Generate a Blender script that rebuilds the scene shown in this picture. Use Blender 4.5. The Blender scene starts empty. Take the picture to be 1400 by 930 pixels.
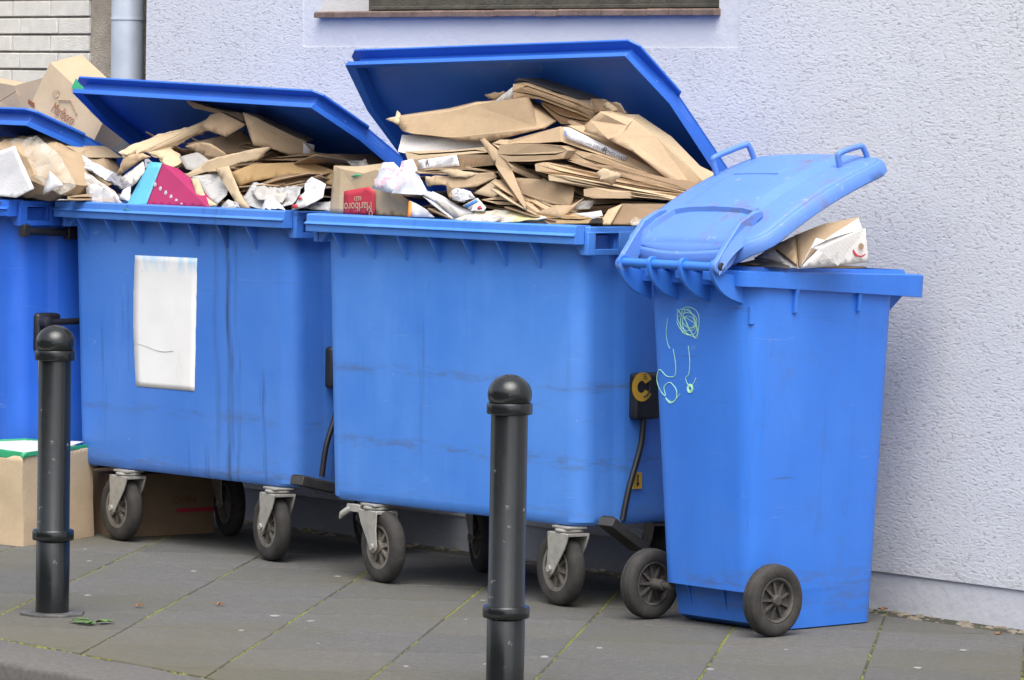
import bpy, bmesh, math, random
from mathutils import Vector, Matrix, noise
R = math.radians
random.seed(7)
scene = bpy.context.scene
COL = scene.collection

# ------------------------------------------------------------------ camera
EYE, FPX, HZ, ROLL = 1.45, 6000.0, 140.0, R(1.0)
PITCH = math.atan((465 - HZ) / FPX)
cam_data = bpy.data.cameras.new('camera')
cam_data.sensor_width = 36.0
cam_data.lens = FPX / 1400 * 36.0
cam_data.clip_end = 2000
cam = bpy.data.objects.new('camera', cam_data)
COL.objects.link(cam)
cam.matrix_world = Matrix.Translation((0, 0, EYE)) @ Matrix.Rotation(R(90) - PITCH, 4, 'X') @ Matrix.Rotation(ROLL, 4, 'Z')
scene.camera = cam

# ------------------------------------------------------------------ light
SUN_EL, SUN_AZ = R(60), R(177)          # azimuth measured like the sky node: 0 = +Y, clockwise
world = bpy.data.worlds.new('World')
scene.world = world
world.use_nodes = True
wn = world.node_tree.nodes
wl = world.node_tree.links
wn.clear()
sky = wn.new('ShaderNodeTexSky')
sky.sky_type = 'NISHITA'
sky.sun_disc = False
sky.sun_elevation = SUN_EL
sky.sun_rotation = SUN_AZ
sky.dust_density = 4.0
hsv = wn.new('ShaderNodeHueSaturation')
hsv.inputs['Saturation'].default_value = 0.35
bg = wn.new('ShaderNodeBackground')
bg.inputs['Strength'].default_value = 0.115
wo = wn.new('ShaderNodeOutputWorld')
wl.new(sky.outputs[0], hsv.inputs['Color'])
wl.new(hsv.outputs[0], bg.inputs['Color'])
wl.new(bg.outputs[0], wo.inputs['Surface'])
sun = bpy.data.lights.new('sun', 'SUN')
sun.energy = 1.2
sun.angle = R(55)
sun.color = (1.0, 0.96, 0.9)
so = bpy.data.objects.new('sun', sun)
COL.objects.link(so)
sd = Vector((math.sin(SUN_AZ) * math.cos(SUN_EL), math.cos(SUN_AZ) * math.cos(SUN_EL), math.sin(SUN_EL)))
so.rotation_euler = sd.to_track_quat('Z', 'Y').to_euler()
scene.view_settings.view_transform = 'Standard'
scene.view_settings.look = 'None'
scene.view_settings.gamma = 1.0
scene.view_settings.exposure = 1.40

# ------------------------------------------------------------------ frames and placing
def ray(px, py):
    X, Y = px - 700, py - 465
    cr, sr = math.cos(ROLL), math.sin(ROLL)
    a, b = (X * cr + Y * sr) / FPX, (-X * sr + Y * cr) / FPX
    c, s = math.cos(PITCH), math.sin(PITCH)
    return Vector((a, c - b * s, -s - b * c))
EYEP = Vector((0, 0, EYE))
def on_level(px, py, z=0.0):
    r = ray(px, py)
    return EYEP + r * ((z - EYE) / r.z)
class Frame:
    """a standing thing's own axes: e along its front, n into the depth"""
    def __init__(s, o, deg):
        s.deg = deg
        a = R(deg)
        s.o = Vector((o[0], o[1], 0))
        s.e = Vector((math.cos(a), math.sin(a), 0))
        s.n = Vector((-math.sin(a), math.cos(a), 0))
    def l(s, px, py, d):
        r = ray(px, py)
        t = ((s.o - EYEP).dot(s.n) + d) / r.dot(s.n)
        p = EYEP + r * t - s.o
        return Vector((p.dot(s.e), d, p.z))
    def side(s, px, py, x):
        r = ray(px, py)
        t = ((s.o - EYEP).dot(s.e) + x) / r.dot(s.e)
        p = EYEP + r * t - s.o
        return Vector((x, p.dot(s.n), p.z))
    def w(s, p):
        return s.o + s.e * p[0] + s.n * p[1] + Vector((0, 0, p[2]))
    def at(s, px, py, d):
        return s.w(s.l(px, py, d))
FB = Frame(on_level(417, 292, 1.103), -46)
FA = Frame(on_level(73, 274, 1.103), -46.5)
FZ = Frame(on_level(13, 275, 1.100) - 1.17 * Vector((math.cos(R(-46)), math.sin(R(-46)), 0)), -46)
FW = Frame((1.076, 12.693), -50)
FR = Frame((0.564, 12.158), -48.5)

# ------------------------------------------------------------------ material kit
class NT:
    def __init__(s, name):
        s.m = bpy.data.materials.new(name)
        s.m.use_nodes = True
        s.t = s.m.node_tree
        s.t.nodes.clear()
        s.out = s.t.nodes.new('ShaderNodeOutputMaterial')
        s.p = s.t.nodes.new('ShaderNodeBsdfPrincipled')
        s.t.links.new(s.p.outputs[0], s.out.inputs[0])
        s.tc = s.t.nodes.new('ShaderNodeTexCoord')
        s.obj = s.tc.outputs['Object']
    def link(s, a, b):
        s.t.links.new(a, b)
    def put(s, sock, v):
        if hasattr(v, 'is_output') or isinstance(v, bpy.types.NodeSocket):
            s.link(v, sock)
        else:
            sock.default_value = v
    def mapping(s, vec, scale=(1, 1, 1), rot=(0, 0, 0), loc=(0, 0, 0)):
        n = s.t.nodes.new('ShaderNodeMapping')
        s.link(vec, n.inputs[0])
        n.inputs['Scale'].default_value = scale
        n.inputs['Rotation'].default_value = rot
        n.inputs['Location'].default_value = loc
        return n.outputs[0]
    def noise(s, vec, scale=5, detail=4, rough=0.55, dist=0.0):
        n = s.t.nodes.new('ShaderNodeTexNoise')
        s.link(vec, n.inputs['Vector'])
        n.inputs['Scale'].default_value = scale
        n.inputs['Detail'].default_value = detail
        n.inputs['Roughness'].default_value = rough
        n.inputs['Distortion'].default_value = dist
        return n.outputs[0]
    def voronoi(s, vec, scale=5, feature='F1', out=0, rand=1.0):
        n = s.t.nodes.new('ShaderNodeTexVoronoi')
        n.feature = feature
        s.link(vec, n.inputs['Vector'])
        n.inputs['Scale'].default_value = scale
        n.inputs['Randomness'].default_value = rand
        return n.outputs[out]
    def ramp(s, fac, *stops):
        n = s.t.nodes.new('ShaderNodeValToRGB')
        s.link(fac, n.inputs[0])
        cr = n.color_ramp
        while len(cr.elements) < len(stops):
            cr.elements.new(0.5)
        for el, (p, c) in zip(cr.elements, stops):
            el.position = p
            el.color = (c, c, c, 1) if isinstance(c, (int, float)) else (*c, 1)
        return n.outputs[0]
    def mix(s, fac, a, b, mode='MIX'):
        n = s.t.nodes.new('ShaderNodeMix')
        n.data_type = 'RGBA'
        n.blend_type = mode
        s.put(n.inputs[0], fac)
        s.put(n.inputs[6], a if not isinstance(a, tuple) else (*a[:3], 1))
        s.put(n.inputs[7], b if not isinstance(b, tuple) else (*b[:3], 1))
        return n.outputs[2]
    def math(s, op, a, b=0.0):
        n = s.t.nodes.new('ShaderNodeMath')
        n.operation = op
        s.put(n.inputs[0], a)
        s.put(n.inputs[1], b)
        return n.outputs[0]
    def sep(s, vec):
        n = s.t.nodes.new('ShaderNodeSeparateXYZ')
        s.link(vec, n.inputs[0])
        return n.outputs
    def rnd(s):
        return s.t.nodes.new('ShaderNodeObjectInfo').outputs['Random']
    def rough(s, v):
        s.put(s.p.inputs['Roughness'], v)
        return s
    def col(s, v):
        s.put(s.p.inputs['Base Color'], v if not isinstance(v, tuple) else (*v, 1))
        return s
    def bump(s, h, dist=0.01, strength=1.0, chain=None):
        n = s.t.nodes.new('ShaderNodeBump')
        n.inputs['Strength'].default_value = strength
        n.inputs['Distance'].default_value = dist
        s.link(h, n.inputs['Height'])
        if chain is not None:
            s.link(chain, n.inputs['Normal'])
        s.link(n.outputs[0], s.p.inputs['Normal'])
        return n.outputs[0]

def mat_plain(name, col, rough=0.6, var=0.12, scale=6.0, metal=0.0, bump=0.0):
    m = NT(name)
    n = m.noise(m.obj, scale, 5, 0.6)
    lo = tuple(c * (1 - var) for c in col)
    hi = tuple(min(1, c * (1 + var)) for c in col)
    m.col(m.ramp(n, (0.3, lo), (0.7, hi))).rough(rough)
    m.p.inputs['Metallic'].default_value = metal
    if bump:
        m.bump(m.noise(m.obj, scale * 12, 4), bump)
    return m.m

def mat_blue(name, base, fade, dirt=0.5, scuff=0.5, streak=0.4, seed=0.0, runs=None, bands=None):
    m = NT(name)
    v = m.mapping(m.obj, loc=(seed, seed * 0.7, seed * 0.3))
    big = m.noise(v, 2.2, 5, 0.6)
    c = m.mix(m.ramp(big, (0.32, 0.0), (0.72, 1.0)), base, fade)
    # rubbed patches, slightly paler, drawn out sideways
    rub = m.noise(m.mapping(v, (5, 5, 1.0)), 1.6, 5, 0.65)
    c = m.mix(m.math('MULTIPLY', m.ramp(rub, (0.5, 0.0), (0.75, 1.0)), 0.35 * scuff), c, tuple(min(1, x * 1.25 + 0.05) for x in fade))
    # run marks
    st = m.noise(m.mapping(v, (22, 22, 0.7)), 1.6, 4, 0.65)
    msk = m.noise(v, 1.7, 2, 0.5)
    stf = m.math('MULTIPLY', m.ramp(st, (0.56, 0.0), (0.72, 1.0)), m.ramp(msk, (0.45, 0.0), (0.62, streak)))
    c = m.mix(stf, c, tuple(x * 0.4 + 0.004 for x in base))
    # dark sideways rubber marks
    sc = m.noise(m.mapping(v, (2.2, 2.2, 26)), 2.2, 4, 0.6)
    scm = m.noise(m.mapping(v, (1, 1, 4), loc=(3, 1, 2)), 1.6, 2, 0.5)
    scf = m.math('MULTIPLY', m.ramp(sc, (0.64, 0.0), (0.74, 1.0)), m.ramp(scm, (0.48, 0.0), (0.66, dirt)))
    c = m.mix(scf, c, (0.06, 0.065, 0.08))
    if runs:            # long dark runs where liquid spilled over the rim
        x_ = m.sep(m.obj)
        jit = m.math('MULTIPLY', m.noise(m.mapping(m.obj, (1, 1, 1.2)), 3, 3, 0.5), 0.06)
        xs = m.math('ADD', x_[0], jit)
        fine = m.ramp(m.noise(m.mapping(m.obj, (60, 3, 1.1)), 1.4, 5, 0.7), (0.42, 0.0), (0.62, 1.0))
        for x0, w_, k_ in runs:
            d_ = m.math('ABSOLUTE', m.math('SUBTRACT', xs, x0))
            f_ = m.math('MULTIPLY', m.ramp(d_, (0.0, k_), (w_, 0.0)), fine)
            c = m.mix(f_, c, (0.025, 0.035, 0.06))
    if bands:           # rubber scuffs at bumper height
        z_ = m.sep(m.obj)[2]
        zz_ = m.math('ADD', z_, m.math('MULTIPLY', m.noise(m.mapping(m.obj, (1.2, 1, 1)), 2.5, 3, 0.5), 0.03))
        for z0, w_, k_ in bands:
            d_ = m.math('ABSOLUTE', m.math('SUBTRACT', zz_, z0 + 0.015))
            cut = m.ramp(m.noise(m.mapping(m.obj, (7, 7, 40), loc=(z0 * 9, 0, 0)), 1.0, 5, 0.7), (0.47, 0.0), (0.66, 1.0))
            f_ = m.math('MULTIPLY', m.ramp(d_, (0.0, k_), (w_, 0.0)), cut)
            c = m.mix(f_, c, (0.085, 0.095, 0.12))
    # grime clouds
    gr = m.noise(v, 9, 8, 0.7)
    grm = m.noise(m.mapping(v, loc=(5, 5, 5)), 1.9, 3, 0.5)
    gf = m.math('MULTIPLY', m.ramp(gr, (0.5, 0.0), (0.78, 1.0)), m.ramp(grm, (0.45, 0.0), (0.7, 0.55 * dirt)))
    c = m.mix(gf, c, (0.07, 0.065, 0.06))
    # fine pale scratches
    s1 = m.noise(m.mapping(v, (3, 3, 90), rot=(0.04, 0.03, 0)), 1.5, 3, 0.5)
    s1m = m.noise(m.mapping(v, loc=(1, 8, 2)), 4.5, 2, 0.5)
    sf = m.math('MULTIPLY', m.ramp(s1, (0.66, 0.0), (0.70, 1.0)), m.ramp(s1m, (0.60, 0.0), (0.68, 0.25 * scuff)))
    c = m.mix(sf, c, (0.42, 0.5, 0.65))
    sp = m.voronoi(v, 30, 'F1', 0)
    spm = m.noise(v, 14, 2, 0.5)
    sf2 = m.math('MULTIPLY', m.ramp(sp, (0.035, 1.0), (0.06, 0.0)), m.ramp(spm, (0.60, 0.0), (0.64, 0.8)))
    c = m.mix(sf2, c, (0.55, 0.58, 0.62))
    hl = m.math('ABSOLUTE', m.math('SUBTRACT', m.noise(m.mapping(v, (1.0, 1.0, 7.5), rot=(0.12, 0.1, 0)), 2.2, 0, 0.4, 0.0), 0.5))
    hm = m.noise(m.mapping(v, loc=(7, 3, 1)), 5.5, 3, 0.6)
    c = m.mix(m.math('MULTIPLY', m.ramp(hl, (0.0, 1.0), (0.005, 0.0)), m.ramp(hm, (0.58, 0.0), (0.66, 0.28))), c, (0.40, 0.48, 0.62))
    hl2 = m.math('ABSOLUTE', m.math('SUBTRACT', m.noise(m.mapping(v, (7, 7, 0.9), rot=(0.1, 0.12, 0.0)), 1.8, 0, 0.4, 0.0), 0.5))
    hm2 = m.noise(m.mapping(v, loc=(2, 9, 4)), 4.5, 3, 0.6)
    c = m.mix(m.math('MULTIPLY', m.ramp(hl2, (0.0, 1.0), (0.005, 0.0)), m.ramp(hm2, (0.57, 0.0), (0.65, 0.25))), c, tuple(x * 0.3 for x in base))
    m.col(c)
    m.rough(m.math('ADD', m.math('MULTIPLY', gr, 0.22), 0.30))
    m.p.inputs['Specular IOR Level'].default_value = 0.45
    m.bump(m.mix(0.12, big, m.noise(v, 60, 3)), 0.004, 0.4)
    return m.m

def mat_card(name, col, var=0.14, rough=0.85):
    m = NT(name)
    r = m.rnd()
    n = m.noise(m.obj, 7, 6, 0.65)
    c = m.mix(m.ramp(n, (0.3, 0.0), (0.72, 1.0)), tuple(x * (1 - var) for x in col), tuple(min(1, x * (1 + var)) for x in col))
    tint = m.mix(r, (0.74, 0.72, 0.70), (1.14, 1.10, 1.06))
    c = m.mix(1.0, c, tint, 'MULTIPLY')
    flute = m.t.nodes.new('ShaderNodeTexWave')
    m.link(m.mapping(m.obj, rot=(0.2, 0.3, 0.7)), flute.inputs[0])
    flute.inputs['Scale'].default_value = 45
    flute.inputs['Distortion'].default_value = 0.6
    crease = m.noise(m.obj, 14, 6, 0.7)
    st = m.noise(m.obj, 26, 4, 0.6)
    c = m.mix(m.math('MULTIPLY', m.ramp(st, (0.64, 0.0), (0.78, 1.0)), 0.15), c, tuple(x * 0.55 for x in col))
    rub_ = m.noise(m.mapping(m.obj, (1, 1, 2.2), loc=(3, 2, 1)), 3.2, 6, 0.7)
    c = m.mix(m.ramp(rub_, (0.40, 0.35), (0.56, 0.0)), c, tuple(x * 0.72 for x in col))
    fib = m.noise(m.mapping(m.obj, (1, 1, 1.4)), 130, 3, 0.7)
    c = m.mix(m.ramp(fib, (0.35, 0.22), (0.6, 0.0)), c, tuple(x * 0.6 for x in col))
    m.col(c).rough(rough)
    b = m.bump(flute.outputs[1], 0.0005, 0.25)
    m.bump(crease, 0.0022, 0.6, b)
    return m.m

def mat_print(name, paper, ink, lines=60.0, dens=0.5, tint=None):
    """paper with rows of small printed marks and picture blocks"""
    m = NT(name)
    v = m.obj
    rows = m.noise(m.mapping(v, (40, 40, lines * 2.2)), 1.0, 2, 0.5)
    blk = m.voronoi(v, 14, 'F1', 1)
    bm_ = m.sep(blk)
    on = m.math('MULTIPLY', m.ramp(rows, (0.5, 0.0), (0.56, 1.0)), m.ramp(bm_[0], (dens - 0.02, 1.0), (dens + 0.02, 0.0)))
    c = m.mix(m.math('MULTIPLY', on, 0.5), paper, ink)
    if tint:
        c = m.mix(m.ramp(bm_[1], (0.70, 0.0), (0.74, 0.75)), c, tint)
    m.col(c).rough(0.6)
    m.bump(m.noise(v, 9, 5, 0.6), 0.006, 0.6)
    return m.m

M = {}
M['blue_a'] = mat_blue('blue_plastic_grimy', (0.042, 0.165, 0.560), (0.074, 0.212, 0.610), 0.6, 0.35, 0.9, 0.0, runs=((0.86, 0.02, 0.9), (0.90, 0.012, 0.7), (0.80, 0.02, 0.3)), bands=((0.44, 0.03, 0.4), (0.27, 0.03, 0.55)))
M['blue_b'] = mat_blue('blue_plastic_faded', (0.046, 0.190, 0.620), (0.086, 0.250, 0.680), 0.4, 0.5, 0.35, 3.3, bands=((0.64, 0.022, 0.6), (0.42, 0.03, 0.75), (0.28, 0.02, 0.3)))
M['blue_z'] = mat_blue('blue_plastic_deep', (0.018, 0.108, 0.550), (0.034, 0.148, 0.610), 0.45, 0.7, 0.3, 8.1)
M['blue_lid'] = mat_blue('blue_plastic_lid', (0.016, 0.105, 0.500), (0.030, 0.140, 0.560), 0.25, 0.35, 0.1, 5.2)
M['blue_w'] = mat_blue('blue_plastic_bright', (0.028, 0.155, 0.610), (0.043, 0.185, 0.66), 0.65, 0.3, 0.2, 11.7, bands=((0.13, 0.07, 0.5), (0.07, 0.05, 0.5)))
def mat_lid_dirty():
    m = NT('blue_plastic_weathered')
    n = m.noise(m.obj, 3, 5, 0.6)
    c = m.mix(n, (0.060, 0.165, 0.53), (0.120, 0.245, 0.58))
    d = m.noise(m.obj, 16, 8, 0.72)
    dm = m.noise(m.mapping(m.obj, loc=(2, 1, 0)), 4.5, 3, 0.5)
    f = m.math('MULTIPLY', m.ramp(d, (0.50, 0.0), (0.66, 1.0)), m.ramp(dm, (0.47, 0.0), (0.62, 0.8)))
    c = m.mix(f, c, (0.16, 0.105, 0.07))
    d2 = m.noise(m.obj, 40, 4, 0.6)
    c = m.mix(m.math('MULTIPLY', m.ramp(d2, (0.64, 0.0), (0.70, 1.0)), 0.5), c, (0.30, 0.33, 0.38))
    m.col(c).rough(m.math('ADD', m.math('MULTIPLY', d, 0.3), 0.38))
    m.bump(d, 0.002, 0.5)
    return m.m
M['blue_wlid'] = mat_lid_dirty()
M['black'] = mat_plain('black_plastic', (0.016, 0.016, 0.018), 0.45, 0.3, 20)
M['black_dusty'] = mat_plain('dusty_black_plastic', (0.035, 0.034, 0.033), 0.6, 0.4, 18)
M['yellow'] = mat_plain('yellow_badge', (0.72, 0.42, 0.03), 0.5, 0.1, 30)
M['white_paint'] = mat_plain('white_plastic', (0.75, 0.75, 0.74), 0.5, 0.06, 8)
M['hole'] = mat_plain('dark_cavity', (0.01, 0.01, 0.012), 0.9, 0.1, 8)

def mat_tyre():
    m = NT('worn_rubber')
    n = m.noise(m.obj, 22, 6, 0.65)
    c = m.ramp(n, (0.3, (0.018, 0.017, 0.016)), (0.6, (0.038, 0.035, 0.032)), (0.78, (0.085, 0.076, 0.066)))
    m.col(c).rough(0.85)
    m.bump(m.noise(m.obj, 90, 4, 0.7), 0.002, 0.7)
    return m.m
M['tyre'] = mat_tyre()
M['rim'] = mat_plain('dusty_wheel_rim', (0.16, 0.145, 0.125), 0.75, 0.4, 25, 0.0, 0.002)
M['rim_dark'] = mat_plain('dirty_black_rim', (0.055, 0.050, 0.046), 0.7, 0.5, 25, 0.0, 0.002)
def mat_galv():
    m = NT('galvanised_steel')
    n = m.noise(m.obj, 18, 6, 0.6)
    c = m.ramp(n, (0.28, (0.24, 0.23, 0.21)), (0.55, (0.40, 0.39, 0.36)), (0.78, (0.30, 0.25, 0.19)))
    m.col(c).rough(0.55)
    m.p.inputs['Metallic'].default_value = 0.35
    m.bump(m.noise(m.obj, 70, 4), 0.001, 0.6)
    return m.m
M['galv'] = mat_galv()
def mat_bollard():
    m = NT('bollard_paint')
    n = m.noise(m.obj, 6, 5, 0.6)
    c = m.ramp(n, (0.3, (0.0045, 0.0058, 0.0066)), (0.7, (0.0085, 0.0105, 0.0118)))
    # chips and scratches down to light primer
    ch = m.noise(m.mapping(m.obj, (30, 30, 34)), 1.3, 6, 0.72)
    cm = m.noise(m.mapping(m.obj, (2, 2, 1), loc=(4, 0, 3)), 7, 2, 0.5)
    f = m.math('MULTIPLY', m.ramp(ch, (0.64, 0.0), (0.665, 1.0)), m.ramp(cm, (0.50, 0.0), (0.58, 0.8)))
    c = m.mix(f, c, (0.19, 0.19, 0.185))
    du = m.noise(m.mapping(m.obj, (14, 14, 2)), 2, 5, 0.7)
    c = m.mix(m.math('MULTIPLY', m.ramp(du, (0.5, 0.0), (0.8, 1.0)), 0.16), c, (0.06, 0.058, 0.052))
    m.col(c).rough(m.math('ADD', m.math('MULTIPLY', n, 0.18), 0.15))
    m.bump(n, 0.003, 0.4)
    return m.m
M['bollard'] = mat_bollard()
M['foot'] = mat_plain('scraped_cast_iron', (0.075, 0.075, 0.072), 0.6, 0.6, 30, 0.0, 0.003)
KRAFT = (0.465, 0.345, 0.222)
M['card'] = mat_card('kraft_cardboard', KRAFT)
M['card_pale'] = mat_card('pale_cardboard', (0.50, 0.395, 0.265), 0.10)
M['liner'] = mat_card('torn_liner_paper', (0.55, 0.45, 0.32), 0.08)
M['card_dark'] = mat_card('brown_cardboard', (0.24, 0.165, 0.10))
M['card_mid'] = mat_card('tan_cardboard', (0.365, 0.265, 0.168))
M['card_orange'] = mat_card('golden_cardboard', (0.42, 0.28, 0.13))
M['white_board'] = mat_card('white_board', (0.60, 0.59, 0.59), 0.05)
M['carton_white'] = mat_card('coated_white_board', (0.74, 0.74, 0.75), 0.05)
M['grey_board'] = mat_card('grey_board', (0.38, 0.37, 0.36), 0.1)
M['black_board'] = mat_card('dark_grey_board', (0.07, 0.07, 0.075), 0.2)
M['paper'] = mat_plain('white_paper', (0.48, 0.48, 0.50), 0.7, 0.10, 9, 0.0, 0.0015)
M['paper_grey'] = mat_print('newsprint', (0.37, 0.365, 0.36), (0.20, 0.20, 0.205), 70, 0.5)
M['news'] = mat_print('newspaper', (0.52, 0.50, 0.47), (0.24, 0.22, 0.21), 80, 0.45, (0.33, 0.27, 0.24))
M['flyer'] = mat_print('flyer_print', (0.58, 0.61, 0.68), (0.60, 0.12, 0.22), 40, 0.35, (0.52, 0.66, 0.82))
M['magazine'] = mat_print('magazine_print', (0.54, 0.54, 0.56), (0.10, 0.15, 0.40), 50, 0.4, (0.10, 0.10, 0.13))
M['cream_print'] = mat_print('cream_leaflet', (0.60, 0.57, 0.47), (0.45, 0.34, 0.12), 50, 0.4, (0.60, 0.50, 0.20))
M['magenta'] = mat_plain('magenta_print', (0.30, 0.012, 0.085), 0.45, 0.1, 8)
M['cyan'] = mat_plain('cyan_print', (0.08, 0.34, 0.50), 0.45, 0.1, 8)
M['red_print'] = mat_plain('red_print', (0.40, 0.025, 0.045), 0.6, 0.1, 14)
M['brown_ink'] = mat_plain('brown_ink', (0.20, 0.07, 0.035), 0.7, 0.15, 30)
M['faint_ink'] = mat_plain('faint_brown_ink', (0.33, 0.20, 0.12), 0.7, 0.15, 30)
M['black_ink'] = mat_plain('black_ink', (0.03, 0.03, 0.035), 0.7, 0.15, 30)
M['grey_ink'] = mat_plain('grey_ink', (0.32, 0.33, 0.36), 0.7, 0.15, 30)
M['blue_ink'] = mat_plain('blue_ink', (0.05, 0.16, 0.42), 0.6, 0.15, 30)
M['green_tape'] = mat_plain('green_tape', (0.03, 0.30, 0.14), 0.45, 0.15, 20)
M['orange_print'] = mat_plain('orange_print', (0.80, 0.25, 0.03), 0.5, 0.1, 20)
M['label'] = mat_plain('white_label', (0.62, 0.62, 0.64), 0.6, 0.04, 20)
M['pink_ink'] = mat_plain('pale_pink_ink', (0.70, 0.42, 0.50), 0.6, 0.1, 20)
M['chalk'] = mat_plain('pale_green_marker', (0.42, 0.78, 0.50), 0.7, 0.2, 40)
M['leaf'] = mat_plain('weed_leaf', (0.08, 0.17, 0.035), 0.6, 0.3, 30)
M['dry_leaf'] = mat_plain('dry_leaf', (0.20, 0.09, 0.035), 0.7, 0.3, 30)
def mat_film():
    m = NT('clear_film')
    m.col((0.80, 0.78, 0.70)).rough(0.16)
    n = m.noise(m.obj, 14, 5, 0.65)
    m.put(m.p.inputs['Alpha'], m.ramp(n, (0.35, 0.04), (0.75, 0.40)))
    m.bump(n, 0.02, 0.8)
    return m.m
M['film'] = mat_film()
def mat_sticker():
    m = NT('bleached_poster')
    s = m.sep(m.obj)
    n = m.noise(m.obj, 9, 5, 0.6)
    c = m.ramp(n, (0.3, (0.74, 0.74, 0.735)), (0.7, (0.80, 0.80, 0.795)))
    top = m.math('MULTIPLY', m.ramp(s[2], (0.878, 0.0), (0.925, 1.0)), m.ramp(m.noise(m.mapping(m.obj, (22, 22, 5)), 1.5, 4, 0.6), (0.42, 0.0), (0.6, 0.75)))
    c = m.mix(top, c, (0.34, 0.58, 0.80))
    st = m.ramp(m.noise(m.mapping(m.obj, (9, 9, 2)), 2, 5, 0.7), (0.6, 0.0), (0.8, 0.45))
    c = m.mix(st, c, (0.58, 0.54, 0.44))
    sp = m.ramp(m.voronoi(m.obj, 26), (0.05, 1.0), (0.09, 0.0))
    spm = m.ramp(m.noise(m.obj, 11, 2), (0.6, 0.0), (0.63, 0.7))
    c = m.mix(m.math('MULTIPLY', sp, spm), c, (0.12, 0.10, 0.10))
    m.col(c).rough(0.6)
    m.bump(n, 0.0012, 0.4)
    return m.m
M['sticker'] = mat_sticker()

# ------------------------------------------------------------------ mesh kit
class MB:
    def __init__(s):
        s.v, s.f = [], []
    def add(s, vs, fs):
        o = len(s.v)
        s.v += [tuple(v) for v in vs]
        s.f += [tuple(i + o for i in f) for f in fs]
        return s
    def box(s, a, b):
        x0, y0, z0 = a
        x1, y1, z1 = b
        return s.add([(x0, y0, z0), (x1, y0, z0), (x1, y1, z0), (x0, y1, z0), (x0, y0, z1), (x1, y0, z1), (x1, y1, z1), (x0, y1, z1)],
                     [(3, 2, 1, 0), (4, 5, 6, 7), (0, 1, 5, 4), (1, 2, 6, 5), (2, 3, 7, 6), (3, 0, 4, 7)])
    def loft(s, secs, cap0=True, cap1=True, closed=True):
        n = len(secs[0])
        vs = [p for sec in secs for p in sec]
        fs = []
        for k in range(len(secs) - 1):
            for i in range(n if closed else n - 1):
                j = (i + 1) % n
                fs.append((k * n + i, k * n + j, (k + 1) * n + j, (k + 1) * n + i))
        if cap0:
            fs.append(tuple(range(n))[::-1])
        if cap1:
            fs.append(tuple((len(secs) - 1) * n + i for i in range(n)))
        return s.add(vs, fs)
    def prism(s, poly, vec):
        vec = Vector(vec)
        return s.loft([[Vector(p) for p in poly], [Vector(p) + vec for p in poly]])
    def tube(s, path, r, n=10, caps=True):
        path = [Vector(p) for p in path]
        rs = r if isinstance(r, (list, tuple)) else [r] * len(path)
        secs = []
        up = None
        for i, p in enumerate(path):
            t = (path[min(i + 1, len(path) - 1)] - path[max(i - 1, 0)]).normalized()
            if up is None:
                up = Vector((0, 0, 1)) if abs(t.z) < 0.9 else Vector((1, 0, 0))
            a = t.cross(up).normalized()
            b = a.cross(t).normalized()
            up = b
            secs.append([p + (a * math.cos(2 * math.pi * k / n) + b * math.sin(2 * math.pi * k / n)) * rs[i] for k in range(n)])
        return s.loft(secs, caps, caps)
    def lathe(s, prof, c=(0, 0, 0), axis='Z', n=32, closed=False):
        """prof: (radius, along) pairs"""
        secs = []
        c = Vector(c)
        for r, h in prof:
            ring = []
            for k in range(n):
                a = 2 * math.pi * k / n
                if axis == 'Z':
                    ring.append(c + Vector((r * math.cos(a), r * math.sin(a), h)))
                elif axis == 'Y':
                    ring.append(c + Vector((r * math.cos(a), h, r * math.sin(a))))
                else:
                    ring.append(c + Vector((h, r * math.cos(a), r * math.sin(a))))
            secs.append(ring)
        if closed:
            secs.append(secs[0])
        return s.loft(secs, not closed, not closed)
    def build(s, name, m, parent=None, smooth=40, bevel=0.0, loc=None, rot=None, seg=2):
        me = bpy.data.meshes.new(name)
        me.from_pydata(s.v, [], s.f)
        me.validate()
        bm = bmesh.new()
        bm.from_mesh(me)
        bmesh.ops.recalc_face_normals(bm, faces=bm.faces)
        bm.to_mesh(me)
        bm.free()
        me.materials.append(m if not isinstance(m, str) else M[m])
        o = bpy.data.objects.new(name, me)
        COL.objects.link(o)
        finish(me, smooth)
        if bevel:
            b = o.modifiers.new('bevel', 'BEVEL')
            b.width = bevel
            b.segments = seg
            b.limit_method = 'ANGLE'
            b.angle_limit = R(35)
            b.harden_normals = False
        if parent:
            o.parent = parent
        if loc:
            o.location = loc
        if rot:
            o.rotation_euler = rot
        return o
def finish(me, smooth):
    if smooth:
        for p in me.polygons:
            p.use_smooth = True
        me.set_sharp_from_angle(angle=R(smooth))
def empty(name, F=None, loc=None, rz=0.0):
    o = bpy.data.objects.new(name, None)
    COL.objects.link(o)
    o.empty_display_size = 0.1
    if F:
        o.location = F.o
        o.rotation_euler = (0, 0, R(F.deg))
    else:
        o.location = loc
        o.rotation_euler = (0, 0, rz)
    return o
def tag(o, label, cat, group=None, kind=None):
    if label:
        o['label'] = label
    if cat:
        o['category'] = cat
    if group:
        o['group'] = group
    if kind:
        o['kind'] = kind
    return o
def lerp(a, b, t):
    return a + (b - a) * t
def catmull(pts, n=6):
    pts = [Vector(p) for p in pts]
    out = []
    for i in range(len(pts) - 1):
        p0, p1, p2, p3 = pts[max(i - 1, 0)], pts[i], pts[i + 1], pts[min(i + 2, len(pts) - 1)]
        for k in range(n):
            t = k / n
            out.append(0.5 * ((2 * p1) + (p2 - p0) * t + (2 * p0 - 5 * p1 + 4 * p2 - p3) * t * t + (3 * p1 - p0 - 3 * p2 + p3) * t ** 3))
    out.append(pts[-1])
    return out
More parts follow.
